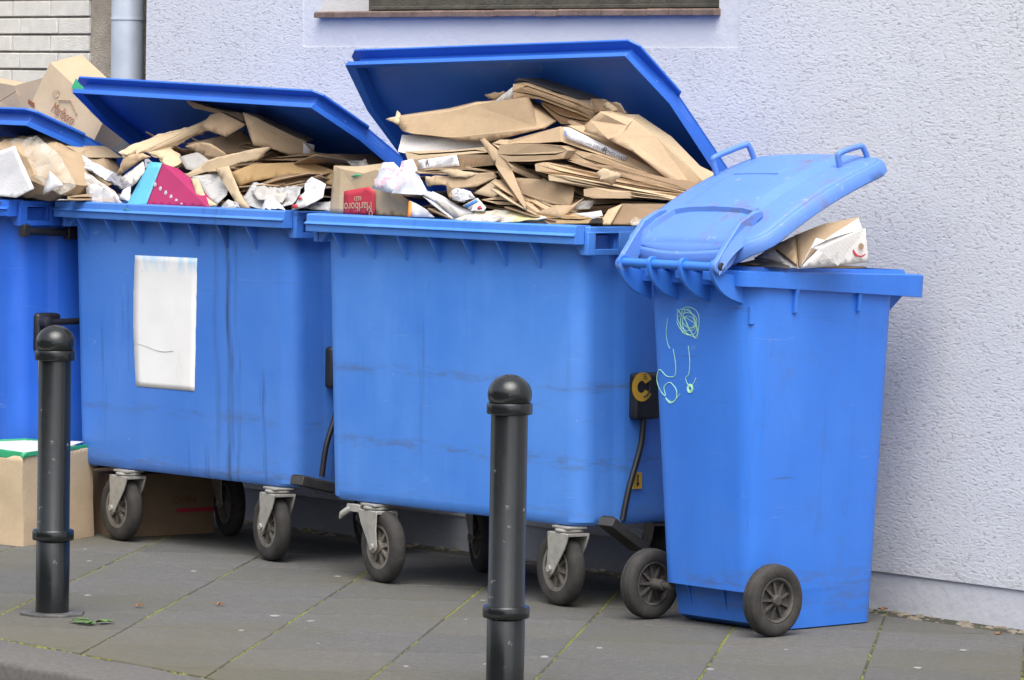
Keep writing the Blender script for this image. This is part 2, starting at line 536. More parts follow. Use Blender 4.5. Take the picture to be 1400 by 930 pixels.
def text_data(body, size, sx=1.0):
    cu = bpy.data.curves.new('lettering', 'FONT')
    cu.body = body
    cu.size = size
    cu.align_x = 'CENTER'
    cu.align_y = 'CENTER'
    cu.extrude = 0.0003
    cu.resolution_u = 3
    ob = bpy.data.objects.new('lettering', cu)
    COL.objects.link(ob)
    bpy.context.view_layer.update()
    dg = bpy.context.evaluated_depsgraph_get()
    me = bpy.data.meshes.new_from_object(ob.evaluated_get(dg))
    bpy.data.objects.remove(ob)
    me.transform(Matrix.Diagonal((sx, 1, 1, 1)))
    return me
def text_on(name, body, size, m, parent, origin, right, up, sx=1.0, lift=0.0015):
    """lettering laid on a face; everything in the parent's own space"""
    me = text_data(body, size, sx)
    me.materials.clear()
    me.materials.append(M[m])
    o = bpy.data.objects.new(name, me)
    COL.objects.link(o)
    x = Vector(right).normalized()
    y = (Vector(up) - x * Vector(up).dot(x)).normalized()
    z = x.cross(y)
    mt = Matrix((x, y, z)).transposed().to_4x4()
    mt.translation = Vector(origin) + z * lift
    o.parent = parent
    o.matrix_local = mt
    return o

# ================================================================== the setting
def mat_stucco():
    m = NT('lavender_stucco')
    v = m.obj
    warp = m.noise(v, 9, 3, 0.5)
    vv = m.t.nodes.new('ShaderNodeVectorMath')
    vv.operation = 'ADD'
    wv = m.t.nodes.new('ShaderNodeVectorMath')
    wv.operation = 'SCALE'
    m.link(m.t.nodes[warp.node.name].outputs[1], wv.inputs[0])
    wv.inputs['Scale'].default_value = 0.03
    m.link(v, vv.inputs[0])
    m.link(wv.outputs[0], vv.inputs[1])
    st = m.mapping(vv.outputs[0], (1.0, 1.0, 2.7))
    a = m.noise(st, 52, 5, 0.62)
    tears = m.ramp(a, (0.30, 0.0), (0.43, 0.9), (0.60, 1.0))
    grain = m.noise(v, 120, 4, 0.7)
    mid = m.noise(m.mapping(v, (1, 1, 1.6)), 85, 4, 0.6)
    patchy = m.noise(v, 1.3, 4, 0.6)
    c = m.mix(patchy, (0.535, 0.550, 0.598), (0.60, 0.613, 0.65))
    gz = m.sep(v)[2]
    splash = m.math('MULTIPLY', m.ramp(gz, (0.10, 1.0), (0.38, 0.0)), m.ramp(m.noise(v, 6, 6, 0.7), (0.42, 0.0), (0.7, 0.45)))
    c = m.mix(splash, c, (0.40, 0.40, 0.40))
    strk = m.math('MULTIPLY', m.ramp(m.noise(m.mapping(v, (9, 9, 0.5)), 1.6, 4, 0.6), (0.52, 0.0), (0.72, 0.22)), m.ramp(m.noise(v, 0.9, 3, 0.5), (0.4, 0.0), (0.6, 1.0)))
    c = m.mix(strk, c, (0.47, 0.475, 0.50))
    c = m.mix(m.math('MULTIPLY', m.ramp(a, (0.30, 1.0), (0.42, 0.0)), 0.3), c, (0.35, 0.36, 0.40))  # crack shadows in the tears put into the colour
    m.col(c).rough(0.85)
    area = m.ramp(m.noise(v, 5, 3, 0.6), (0.35, 0.6), (0.65, 1.0))
    h = m.math('ADD', m.math('MULTIPLY', tears, area), m.math('ADD', m.math('MULTIPLY', mid, 0.6), m.math('MULTIPLY', grain, 0.3)))
    m.bump(h, 0.0046, 0.8)
    return m.m
def mat_plaster(name, col, stain=0.3):
    m = NT(name)
    n = m.noise(m.obj, 3, 6, 0.6)
    c = m.mix(n, tuple(x * 0.93 for x in col), tuple(x * 1.05 for x in col))
    s_ = m.ramp(m.noise(m.mapping(m.obj, (2, 2, 5)), 6, 6, 0.7), (0.55, 0.0), (0.75, stain))
    c = m.mix(s_, c, tuple(x * 0.62 for x in col))
    m.col(c).rough(0.8)
    m.bump(m.noise(m.obj, 22, 6, 0.65), 0.006, 0.6)
    return m.m
def mat_slab():
    m = NT('concrete_slab')
    r = m.rnd()
    v = m.mapping(m.obj)
    sp = m.noise(v, 110, 6, 0.8)
    big = m.noise(v, 5, 6, 0.65)
    c = m.mix(big, (0.094, 0.093, 0.090), (0.134, 0.131, 0.126))
    c = m.mix(m.ramp(sp, (0.35, 0.6), (0.6, 0.0)), c, (0.035, 0.034, 0.033))
    c = m.mix(m.ramp(sp, (0.58, 0.0), (0.70, 0.55)), c, (0.23, 0.22, 0.205))
    mot = m.noise(v, 34, 5, 0.7)
    c = m.mix(m.ramp(mot, (0.36, 0.5), (0.52, 0.0)), c, (0.062, 0.060, 0.057))
    c = m.mix(m.ramp(mot, (0.55, 0.0), (0.70, 0.35)), c, (0.20, 0.194, 0.183))
    c = m.mix(1.0, c, m.mix(r, (0.86, 0.865, 0.87), (1.09, 1.075, 1.05)), 'MULTIPLY')
    # green-brown algae bloom
    geo = m.t.nodes.new('ShaderNodeNewGeometry')
    al = m.noise(geo.outputs['Position'], 1.7, 6, 0.65)
    c = m.mix(m.ramp(al, (0.45, 0.0), (0.66, 0.55)), c, (0.090, 0.083, 0.048))
    dt = m.t.nodes.new('ShaderNodeVectorMath')
    dt.operation = 'DOT_PRODUCT'
    m.link(geo.outputs['Position'], dt.inputs[0])
    dt.inputs[1].default_value = tuple(FW.n)
    dk = m.math('SUBTRACT', dt.outputs['Value'], FW.o.dot(FW.n) - 2.545)
    kf = m.math('MULTIPLY', m.ramp(m.math('ADD', dk, m.math('MULTIPLY', al, 0.5)), (0.15, 0.55), (1.0, 0.0)), m.ramp(mot, (0.3, 0.4), (0.6, 1.0)))
    c = m.mix(kf, c, (0.110, 0.098, 0.052))
    m.col(c).rough(0.88)
    m.bump(m.mix(0.35, sp, big), 0.006, 0.9)
    return m.m
def mat_moss():
    m = NT('moss')
    n = m.noise(m.obj, 30, 4, 0.6)
    m.col(m.ramp(n, (0.3, (0.07, 0.08, 0.018)), (0.55, (0.14, 0.155, 0.032)), (0.75, (0.18, 0.15, 0.05)))).rough(0.95)
    return m.m
M['stucco'] = mat_stucco()
M['plaster'] = mat_plaster('smooth_lavender_plaster', (0.575, 0.588, 0.635), 0.12)
M['plinth'] = mat_plaster('lavender_plinth', (0.50, 0.51, 0.545), 0.4)
M['slab'] = mat_slab()
M['moss'] = mat_moss()
M['bed'] = mat_plain('joint_soil', (0.042, 0.042, 0.026), 0.95, 0.4, 8, 0.0, 0.01)
M['kerb'] = mat_plain('granite_kerb', (0.12, 0.113, 0.105), 0.85, 0.25, 60, 0.0, 0.003)
M['asphalt'] = mat_plain('asphalt', (0.075, 0.072, 0.068), 0.9, 0.35, 90, 0.0, 0.006)
M['road_paint'] = mat_plain('road_paint', (0.70, 0.70, 0.68), 0.7, 0.1, 20)
M['brick'] = mat_plain('white_clinker_brick', (0.74, 0.71, 0.645), 0.5, 0.08, 22, 0.0, 0.006)
M['mortar'] = mat_plain('grey_mortar', (0.30, 0.27, 0.24), 0.9, 0.2, 40, 0.0, 0.004)
M['concrete'] = mat_plain('old_concrete', (0.36, 0.31, 0.25), 0.9, 0.25, 16, 0.0, 0.01)
M['gap_shade'] = mat_plain('gap_shade_brown', (0.09, 0.065, 0.05), 0.9, 0.3, 10)  # shadow in the gap put into the colour as dark brown
M['zinc'] = mat_plain('zinc_pipe', (0.50, 0.55, 0.60), 0.45, 0.14, 7, 0.25)
M['iron'] = mat_plain('iron_standpipe', (0.07, 0.075, 0.08), 0.6, 0.3, 12, 0.2)
M['tile'] = mat_plain('clinker_sill_tile', (0.17, 0.115, 0.092), 0.6, 0.3, 18, 0.0, 0.003)
M['old_wood'] = mat_plain('weathered_window_paint', (0.070, 0.067, 0.054), 0.7, 0.4, 14, 0.0, 0.004)
def mat_glass():
    m = NT('window_glass')
    m.col((0.03, 0.035, 0.04)).rough(0.06)
    return m.m
M['glass'] = mat_glass()
M['stone_bits'] = mat_plain('wall_foot_stones', (0.17, 0.145, 0.11), 0.9, 0.35, 18, 0.0, 0.004)

M['far_render'] = mat_plain('grey_render', (0.17, 0.15, 0.135), 0.9, 0.15, 1.5)
M['far_roof'] = mat_plain('dark_roof', (0.09, 0.075, 0.07), 0.9, 0.2, 3)
KERB_IN, KERB_OUT = -2.545, -2.79
def wl_(x, y, z):
    return FW.w((x, y, z))
# road: one sheet to the horizon
mb = MB()
mb.add([(-600, -600, -0.047), (600, -600, -0.047), (600, 600, -0.047), (-600, 600, -0.047)], [(0, 1, 2, 3)])
tag(mb.build('road', 'asphalt', smooth=0), None, None, kind='structure')
mb = MB()
mb.add([wl_(-4, -3.35, -0.043), wl_(5, -3.35, -0.043), wl_(5, -3.02, -0.043), wl_(-4, -3.02, -0.043)], [(0, 1, 2, 3)])
tag(mb.build('road_marking', 'road_paint', smooth=0), None, None, kind='structure')
# pavement bed (joint soil) with slabs
mb = MB()
pb = [wl_(-14, KERB_IN, 0), wl_(14, KERB_IN, 0), wl_(14, 0.12, 0), wl_(-14, 0.12, 0)]
mb.loft([[p + Vector((0, 0, -0.14)) for p in pb], [p + Vector((0, 0, -0.0042)) for p in pb]])
pave = mb.build('pavement', 'bed', smooth=0)
tag(pave, None, None, kind='structure')
PA = R(82.8)
PD, PU = Vector((math.cos(PA), math.sin(PA), 0)), Vector((math.sin(PA), -math.cos(PA), 0))
STEP = 0.405
def clip(poly, keep):
    out = []
    for i, p in enumerate(poly):
        q = poly[(i + 1) % len(poly)]
        a, b = keep(p), keep(q)
        if a >= 0:
            out.append(p)
        if (a >= 0) != (b >= 0):
            out.append(p.lerp(q, a / (a - b)))
    return out
def wy(p):
    return (p - FW.o).dot(FW.n)
def wx(p):
    return (p - FW.o).dot(FW.e)
offs = {-1: (120, 771), 0: (262, 792), 1: (430, 889.5), 2: (642, 893.7), 3: (920, 906), 4: (1100, 884), 5: (1250, 914)}
slabs = 0
rows_done = []
for k in range(-12, 14):
    u0 = -2.52 + STEP * k
    v0 = on_level(*offs[k]).dot(PD) if k in offs else 11.4 + STEP * random.random()
    for j in range(-16, 17):
        va = v0 + STEP * j
        g = 0.0022
        poly = [PU * (u0 + g) + PD * (va + g * 1.9), PU * (u0 + STEP - g) + PD * (va + g * 1.9), PU * (u0 + STEP - g) + PD * (va + STEP - g * 1.9), PU * (u0 + g) + PD * (va + STEP - g * 1.9)]
        poly = clip(poly, lambda p: wy(p) - (KERB_IN + 0.006))
        if len(poly) > 2:
            poly = clip(poly, lambda p: -0.105 - wy(p))
        if len(poly) > 2:
            poly = clip(poly, lambda p: wx(p) + 4.9)
        if len(poly) > 2:
            poly = clip(poly, lambda p: 3.2 - wx(p))
        if len(poly) < 3:
            continue
        cen = sum(poly, Vector()) / len(poly)
        area = sum((poly[i] - poly[0]).cross(poly[i + 1] - poly[0]).z for i in range(1, len(poly) - 1)) / 2
        if abs(area) < 0.0015:
            continue
        dz = random.uniform(-0.0006, 0.0002)
        tx, ty = random.uniform(-0.0015, 0.0015), random.uniform(-0.0015, 0.0015)
        def sec(inset, z):
            return [cen + (p - cen) * (1 - inset) + Vector((0, 0, z + dz + (p - cen).x * tx + (p - cen).y * ty)) - cen for p in poly]
        m_ = MB()
        m_.loft([sec(0, -0.03), sec(0, -0.004), sec(0.012, 0.0)])
        o = m_.build('paving_slab', 'slab', pave, smooth=0, loc=cen)
        slabs += 1
# beyond the laid area: plain sheets in the slab tone
for a, b in ((-14, -4.9), (3.2, 14)):
    pb = [wl_(a, KERB_IN + 0.006, -0.003), wl_(b, KERB_IN + 0.006, -0.003), wl_(b, -0.105, -0.003), wl_(a, -0.105, -0.003)]
    m_ = MB()
    m_.loft([[p + Vector((0, 0, -0.003)) for p in pb], pb])
    m_.build('slab_field', 'slab', pave, smooth=0)
# kerb
mb = MB()
pb = [wl_(-14, KERB_OUT + 0.012, -0.16), wl_(14, KERB_OUT + 0.012, -0.16), wl_(14, KERB_IN, -0.16), wl_(-14, KERB_IN, -0.16)]
mb.loft([pb, [p + Vector((0, 0, 0.1)) for p in pb]])
kb = mb.build('kerb', 'bed', smooth=0)
tag(kb, None, None, kind='structure')
for k in range(-6, 6):
    x0, x1 = k * 0.995 + 0.105, k * 0.995 + 0.105 + 0.989
    prof = [(KERB_IN - 0.002, -0.15), (KERB_OUT, -0.15), (KERB_OUT, -0.016), (KERB_OUT + 0.003, -0.007), (KERB_OUT + 0.009, -0.002), (KERB_OUT + 0.02, 0.0), (KERB_IN - 0.014, 0.0), (KERB_IN - 0.002, -0.006)]
    m_ = MB()
    n_ = 6
    m_.loft([[wl_(lerp(x0, x1, i / n_), y, z + 0.002 * math.sin(3 * i + k)) for y, z in prof] for i in range(n_ + 1)])
    m_.build('kerb_stone', 'kerb', kb, smooth=50)
# moss in the joints
def blob(mb, c, r, fl=0.5):
    vs, fs = [], []
    n = 6
    for k in range(n):
        a = 2 * math.pi * k / n + random.random()
        rr = r * random.uniform(0.7, 1.2)
        vs.append(c + Vector((rr * math.cos(a), rr * math.sin(a), 0)))
    for k in range(n):
        a = 2 * math.pi * (k + 0.5) / n
        vs.append(c + Vector((0.55 * r * math.cos(a), 0.55 * r * math.sin(a), r * fl * random.uniform(0.7, 1.1))))
    vs.append(c + Vector((0, 0, r * fl * 1.25)))
    for k in range(n):
        j = (k + 1) % n
        fs += [(k, j, n + k), (n + k, j, n + j), (n + k, n + j, 2 * n)]
    mb.add(vs, fs)
mb = MB()
for k in range(-3, 9):
    u = -2.52 + STEP * k
    v = 9.8
    while v < 15.5:
        v += random.uniform(0.003, 0.012)
        p = PU * (u + random.gauss(0, 0.0022)) + PD * v
        if not (KERB_IN < wy(p) < -0.02):
            continue
        dn = noise.noise(Vector((u * 3, v * 2.3, 1.7)))
        if dn < -0.12 and random.random() < 0.85:
            continue
        blob(mb, p + Vector((0, 0, -0.004)), random.uniform(0.003, 0.0065) * (1 + max(0, dn)))
# cross joints, sparse
for k in range(-2, 7):
    v0 = on_level(*offs[k]).dot(PD) if k in offs else 11.5
    for j in range(-8, 9):
        if random.random() < 0.35:
            continue
        for i in range(45):
            p = PU * (-2.52 + STEP * (k + random.random())) + PD * (v0 + STEP * j + random.gauss(0, 0.0012))
            if not (KERB_IN < wy(p) < -0.1) or noise.noise(p * 5) < -0.08:
                continue
            blob(mb, p + Vector((0, 0, -0.004)), random.uniform(0.003, 0.0055))
# kerb joint
x = -2.5
while x < 1.6:
    x += random.uniform(0.004, 0.02)
    if noise.noise(Vector((x * 3.1, 0.3, 0))) > -0.05:
        blob(mb, wl_(x, KERB_IN + random.gauss(0, 0.005), -0.004), random.uniform(0.003, 0.009))
tag(mb.build('moss', 'moss', smooth=0), 'yellow green moss growing in the joints of the grey paving', 'moss', kind='stuff')
# stones and dirt along the foot of the wall
mb = MB()
for i in range(520):
    x = random.uniform(-3.6, 2.4)
    y = -random.random() ** 1.5 * 0.13 - 0.004
    r = random.choice((0.005, 0.007, 0.010, 0.014, 0.024)) * random.uniform(0.7, 1.2)
    blob(mb, wl_(x, y, -0.006), r, 0.35)
tag(mb.build('gravel', 'stone_bits', smooth=0), 'small tan stones and dirt along the foot of the lavender wall', 'gravel', kind='stuff')
# pale chewing gum flecks
mb = MB()
for px, py, s_ in ((122, 767, 8), (173, 765, 9), (265, 781, 10), (294, 780, 10), (120, 814, 11), (45, 865, 11), (376, 842, 14), (361, 777, 12), (462, 788, 11), (486, 800, 8), (425, 849, 11), (494, 869, 7), (660, 821, 9), (645, 837, 6), (637, 847, 6), (599, 842, 8), (744, 898, 12), (797, 888, 10), (820, 886, 9), (818, 913, 10), (971, 915, 10), (1118, 867, 11), (1075, 888, 6), (1280, 902, 9), (1255, 913, 12), (215, 870, 14), (664, 908, 8), (173, 889, 5), (435, 880, 5), (380, 922, 5), (116, 751, 7), (1293, 877, 6), (1317, 889, 10), (865, 847, 13), (330, 862, 8), (250, 751, 9), (555, 911, 8))[::2]:
    c_ = on_level(px, py) + Vector((0, 0, 0.0003))
    r = s_ / 450 * 0.45
    ring = [c_ + Vector((r * math.cos(a) * random.uniform(0.8, 1.15), r * math.sin(a) * random.uniform(0.8, 1.3) * 1.6, 0)) for a in [k * math.pi / 5 for k in range(10)]]
    mb.add(ring + [c_ + Vector((0, 0, 0.0004))], [(k, (k + 1) % 10, 10) for k in range(10)])
M['gum'] = mat_plain('trodden_gum', (0.25, 0.245, 0.235), 0.8, 0.2, 30)
tag(mb.build('chewing_gum', 'gum', smooth=60), 'pale flattened chewing gum flecks on the grey paving', 'gum', kind='stuff')

# ------------------------------------------------------------------ the lavender house
house = empty('house', FW)
tag(house, 'lavender stuccoed house wall with smooth plinth and weathered window', 'house')
HX0, HX1, HT = -3.713, 9.0, 4.6
OX0, OX1, OZ0, OZ1 = -2.70, -0.735, 1.742, 3.1
BX0, BX1, BZ0, BZ1 = -2.80, -0.64, 1.624, 3.25
mb = MB()
def wallrect(x0, x1, z0, z1, y0=0.0, y1=0.36):
    mb.box((x0, y0, z0), (x1, y1, z1))
wallrect(HX0, BX0, 0.108, HT)
wallrect(BX1, HX1, 0.108, HT)
wallrect(BX0, BX1, 0.108, BZ0)
wallrect(BX0, BX1, BZ1, HT)
mb.build('stucco_wall', 'stucco', house, smooth=0)
mb = MB()
mb.box((HX0 + 0.004, 0.007, -0.2), (HX1 - 0.004, 0.355, 0.109))
mb.build('plinth', 'plinth', house, smooth=0, bevel=0.004)
mb = MB()
y0 = 0.004
mb.box((BX0, y0, BZ0), (BX1, 0.355, OZ0 - 0.016))
mb.box((BX0, y0, OZ0 - 0.016), (OX0, 0.355, OZ1))
mb.box((OX1, y0, OZ0 - 0.016), (BX1, 0.355, OZ1))
mb.box((BX0, y0, OZ1), (BX1, 0.355, BZ1))
mb.build('plaster_surround', 'plaster', house, smooth=0)
n_t = 19
for i in range(n_t):
    a, b = lerp(OX0 - 0.012, OX1 + 0.01, i / n_t), lerp(OX0 - 0.012, OX1 + 0.01, (i + 1) / n_t) - 0.003
    m_ = MB()
    dz = random.uniform(-0.001, 0.001)
    m_.loft([[(x, -0.022, 1.722 + dz), (x, -0.022, 1.739 + dz), (x, -0.016, 1.743 + dz), (x, 0.21, 1.747 + dz), (x, 0.21, 1.724 + dz)] for x in (a, b)])
    m_.build('sill_tile', 'tile', house, smooth=0, bevel=0.0015)
win = MB()
win.box((OX0 + 0.002, 0.20, 1.749), (OX1 - 0.002, 0.26, 1.81))
win.box((OX0 + 0.002, 0.20, 1.81), (OX0 + 0.07, 0.26, OZ1 - 0.002))
win.box((OX1 - 0.07, 0.20, 1.81), (OX1 - 0.002, 0.26, OZ1 - 0.002))
win.box((OX0 + 0.07, 0.20, OZ1 - 0.07), (OX1 - 0.07, 0.26, OZ1 - 0.002))
win.box((-1.75, 0.20, 1.81), (-1.68, 0.26, OZ1 - 0.07))
win.box((OX0 + 0.03, 0.186, 1.752), (OX1 - 0.03, 0.1998, 1.765))
w_o = win.build('window', 'old_wood', house, smooth=0, bevel=0.003)
m_ = MB()
m_.box((OX0 + 0.07, 0.225, 1.81), (-1.75, 0.233, OZ1 - 0.07))
m_.build('pane', 'glass', w_o, smooth=0)
m_ = MB()
m_.box((-1.68, 0.225, 1.81), (OX1 - 0.07, 0.233, OZ1 - 0.07))
m_.build('pane', 'glass', w_o, smooth=0)

# ------------------------------------------------------------------ the brick house next door
bh = empty('brick_house', FW)
tag(bh, 'white clinker brick facade with concrete corner pier behind the downpipe', 'house')
BY = 0.15
mb = MB()
mb.box((-9.0, BY + 0.008, -0.1), (-4.275, BY + 0.3, HT))
mb.build('wall', 'mortar', bh, smooth=0)
xe = FW.l(124, 60, BY).x
x2 = FW.l(154, 60, BY).x
mb = MB()
nz = 40
sec = []
for i in range(nz + 1):
    z = -0.1 + (HT + 0.1) * i / nz
    w_ = 0.004 * math.sin(i * 2.7)
    sec.append([(-4.275, BY + 0.002 + w_ * 0.4, z), (x2 - 0.03, BY + 0.004 + w_, z), (x2, BY + 0.012 + w_, z), (x2 + 0.02, BY + 0.29, z), (-4.275, BY + 0.29, z)])
mb.loft(sec)
mb.build('pier', 'concrete', bh, smooth=60)
mb = MB()
mb.box((x2 + 0.02, BY + 0.15, -0.1), (HX0 + 0.4, BY + 0.28, HT))
mb.build('gap_wall', 'gap_shade', bh, smooth=0)  # dark strip standing in for the shadowed gap beside the pipe
CH = 0.0643
for r_ in range(-12, 6):
    zt = 1.7335 + CH * r_
    ofs = (-4.7385 if r_ % 2 == 0 else -4.79)
    for b_ in range(-5, 3):
        x0 = ofs + 0.2523 * b_ + 0.004
        x1 = ofs + 0.2523 * (b_ + 1) - 0.004
        x1 = min(x1, -4.277 - random.uniform(0, 0.012))
        if x1 - x0 < 0.05 or x0 < -5.9:
            continue
        m_ = MB()
        j = random.uniform(-0.0015, 0.002)
        m_.box((x0, BY - 0.004 + j, zt - CH + 0.0045), (x1, BY + 0.05, zt - 0.0035))
        m_.build('brick', 'brick', bh, smooth=0, bevel=0.0025, seg=1)
# unseen house added across the street, behind the camera, to close off the low sky
ah = empty('unseen_street_house', None, wl_(-1.0, -14.5, -0.06), R(130))
tag(ah, 'unseen low brown house added across the street to block the low sky', 'house')
mb = MB()
mb.box((-14, 0.0, 0.0), (14, 8.0, 4.6))
wall_ = mb.build('wall', 'far_render', ah, smooth=0)
mb = MB()
mb.prism([(-14.3, -0.4, 4.6), (-14.3, 8.4, 4.6), (-14.3, 4.0, 6.4)], (28.6, 0, 0))
mb.build('roof', 'far_roof', ah, smooth=0)
for fz in (0.9,):
    for k in range(9):
        x0 = -12.6 + k * 3.0
        mb = MB()
        mb.box((x0, -0.03, fz), (x0 + 1.2, -0.004, fz + 1.6))
        w_ = mb.build('window', 'white_paint', ah, smooth=0)
        mb = MB()
        mb.box((x0 + 0.08, -0.036, fz + 0.08), (x0 + 1.12, -0.031, fz + 1.52))
        mb.build('pane', 'glass', w_, smooth=0)
# downpipe
pc = FW.l(174, 60, 0.075)
dp = empty('downpipe', None, FW.w((pc.x, 0.075, 0)), R(-50))
tag(dp, 'grey zinc downpipe between white brick facade and lavender wall', 'downpipe')
mb = MB()
mb.lathe([(0.058, 1.40), (0.058, 1.72), (0.061, 1.7202), (0.061, 1.728), (0.0585, 1.7282), (0.0585, HT)], n=28)
mb.build('pipe', 'zinc', dp)
mb = MB()
mb.lathe([(0.068, 0.0), (0.068, 1.36), (0.078, 1.365), (0.078, 1.42), (0.066, 1.422)], n=28)
mb.build('standpipe', 'iron', dp)
mb = MB()
mb.lathe([(0.064, 1.95), (0.064, 1.98)], n=28)
mb.box((-0.012, 0.055, 1.955), (0.012, 0.085, 1.975))
mb.build('bracket', 'zinc', dp)

# ================================================================== four-wheeled containers
CL, HY, HZL = 1.17, 0.70, 1.112      # lip length, hinge depth, hinge height
def body_outline(t, grow=0.0):
    """t 0 at the floor, 1 at the rim; plan outline, anticlockwise from front left"""
    xl, xr = lerp(0.014, 0.004, t) - grow, lerp(CL - 0.026, CL - 0.016, t) + grow
    yf, yb = lerp(0.078, 0.050, t) - grow, lerp(0.715, 0.745, t) + grow
    r, st = 0.060, 0.018
    pts = []
    for k in range(7):                      # front left corner
        a = math.pi + k / 6 * math.pi / 2
        pts.append((xl + r + st + r * math.cos(a), yf + r + r * math.sin(a)))
    for k in range(7):
        a = 1.5 * math.pi + k / 6 * math.pi / 2
        pts.append((xr - r - st + r * math.cos(a), yf + r + r * math.sin(a)))
    # right flank: pulled in, then a step out to a flat panel
    pts[-1] = (xr - st, yf + r + 0.0)
    pts += [(xr - st, yf + 0.125), (xr - st + 0.004, yf + 0.135), (xr - 0.004, yf + 0.158), (xr, yf + 0.168), (xr, yb - 0.168), (xr - st, yb - 0.135)]
    for k in range(6):
        a = k / 5 * math.pi / 2
        pts.append((xr - st - r + r * math.cos(a), yb - r + r * math.sin(a)))
    for k in range(6):
        a = math.pi / 2 + k / 5 * math.pi / 2
        pts.append((xl + st + r + r * math.cos(a), yb - r + r * math.sin(a)))
    pts += [(xl + st, yb - 0.135), (xl, yb - 0.168), (xl, yf + 0.168), (xl + 0.004, yf + 0.158), (xl + st - 0.004, yf + 0.135), (xl + st, yf + 0.125)]
    pts[0] = (xl + st, yf + r)
    return pts
ZB, ZT = 0.236, 1.075
def body_sec(t, grow=0.0, z=None):
    return [(x, y, lerp(ZB, ZT, t) if z is None else z) for x, y in body_outline(t, grow)]
def front_y(z):
    return lerp(0.078, 0.050, (z - ZB) / (ZT - ZB))
def make_caster(parent, x, y, rz, trail=0.042):
    """fork is the part; tyre, rim and bolt its sub-parts.  wheel axis along local Y, trailing along +X"""
    r = 0.109
    mb = MB()
    mb.box((-0.042, -0.034, 0.2285), (0.042, 0.034, 0.2355))
    mb.lathe([(0.036, 0.217), (0.042, 0.220), (0.042, 0.226), (0.036, 0.2284)], n=24)
    mb.box((-0.044, -0.036, 0.207), (0.058, 0.036, 0.2165))
    for s in (-1, 1):
        prof = [(-0.050, 0.216), (0.060, 0.216), (0.059, 0.196), (0.056, 0.160), (trail + 0.020, 0.118), (trail + 0.017, 0.100), (trail, 0.089), (trail - 0.016, 0.097), (-0.002, 0.134), (-0.032, 0.172), (-0.047, 0.202)]
        mb.prism([(px, s * 0.033, pz) for px, pz in prof], (0, s * 0.0045, 0))
    fork = mb.build('caster_fork', 'galv', parent, smooth=35, bevel=0.0015, loc=(x, y, 0), rot=(0, 0, rz))
    c = (trail, 0, r)
    mb = MB()
    w = 0.0225
    prof = [(0.066, -w * 0.86), (0.074, -w * 0.98), (0.090, -w), (0.099, -w * 0.9), (0.1055, -w * 0.66), (0.1085, -w * 0.3), (0.109, 0), (0.1085, w * 0.3), (0.1055, w * 0.66), (0.099, w * 0.9), (0.090, w), (0.074, w * 0.98), (0.066, w * 0.86)]
    mb.lathe(prof, c, 'Y', 40, closed=True)
    mb.build('tyre', 'tyre', fork, smooth=50)
    mb = MB()
    mb.lathe([(0.067, -0.020), (0.067, 0.020), (0.058, 0.019), (0.056, 0.004), (0.056, -0.004), (0.058, -0.019)], c, 'Y', 40, closed=True)
    mb.lathe([(0.020, -0.024), (0.020, 0.024)], c, 'Y', 20)
    for k in range(8):
        a = k * math.pi / 4 + 0.2
        d_, p_ = Vector((math.cos(a), 0, math.sin(a))), Vector((-math.sin(a), 0, math.cos(a)))
        cc = Vector(c)
        sec = []
        for rr, hw, hy in ((0.018, 0.0055, 0.016), (0.058, 0.0040, 0.012)):
            sec.append([cc + d_ * rr + p_ * (sa * hw) + Vector((0, sb * hy, 0)) for sa, sb in ((-1, -1), (1, -1), (1, 1), (-1, 1))])
        mb.loft(sec)
    mb.lathe([(0.056, -0.003), (0.056, 0.003)], c, 'Y', 24)
    mb.build('wheel_rim', 'rim', fork, smooth=40)
    mb = MB()
    mb.lathe([(0.010, -0.046), (0.010, -0.039), (0.006, -0.0385), (0.006, 0.0385), (0.010, 0.039), (0.010, 0.046)], c, 'Y', 10)
    mb.build('axle_bolt', 'galv', fork, smooth=35)
    return fork
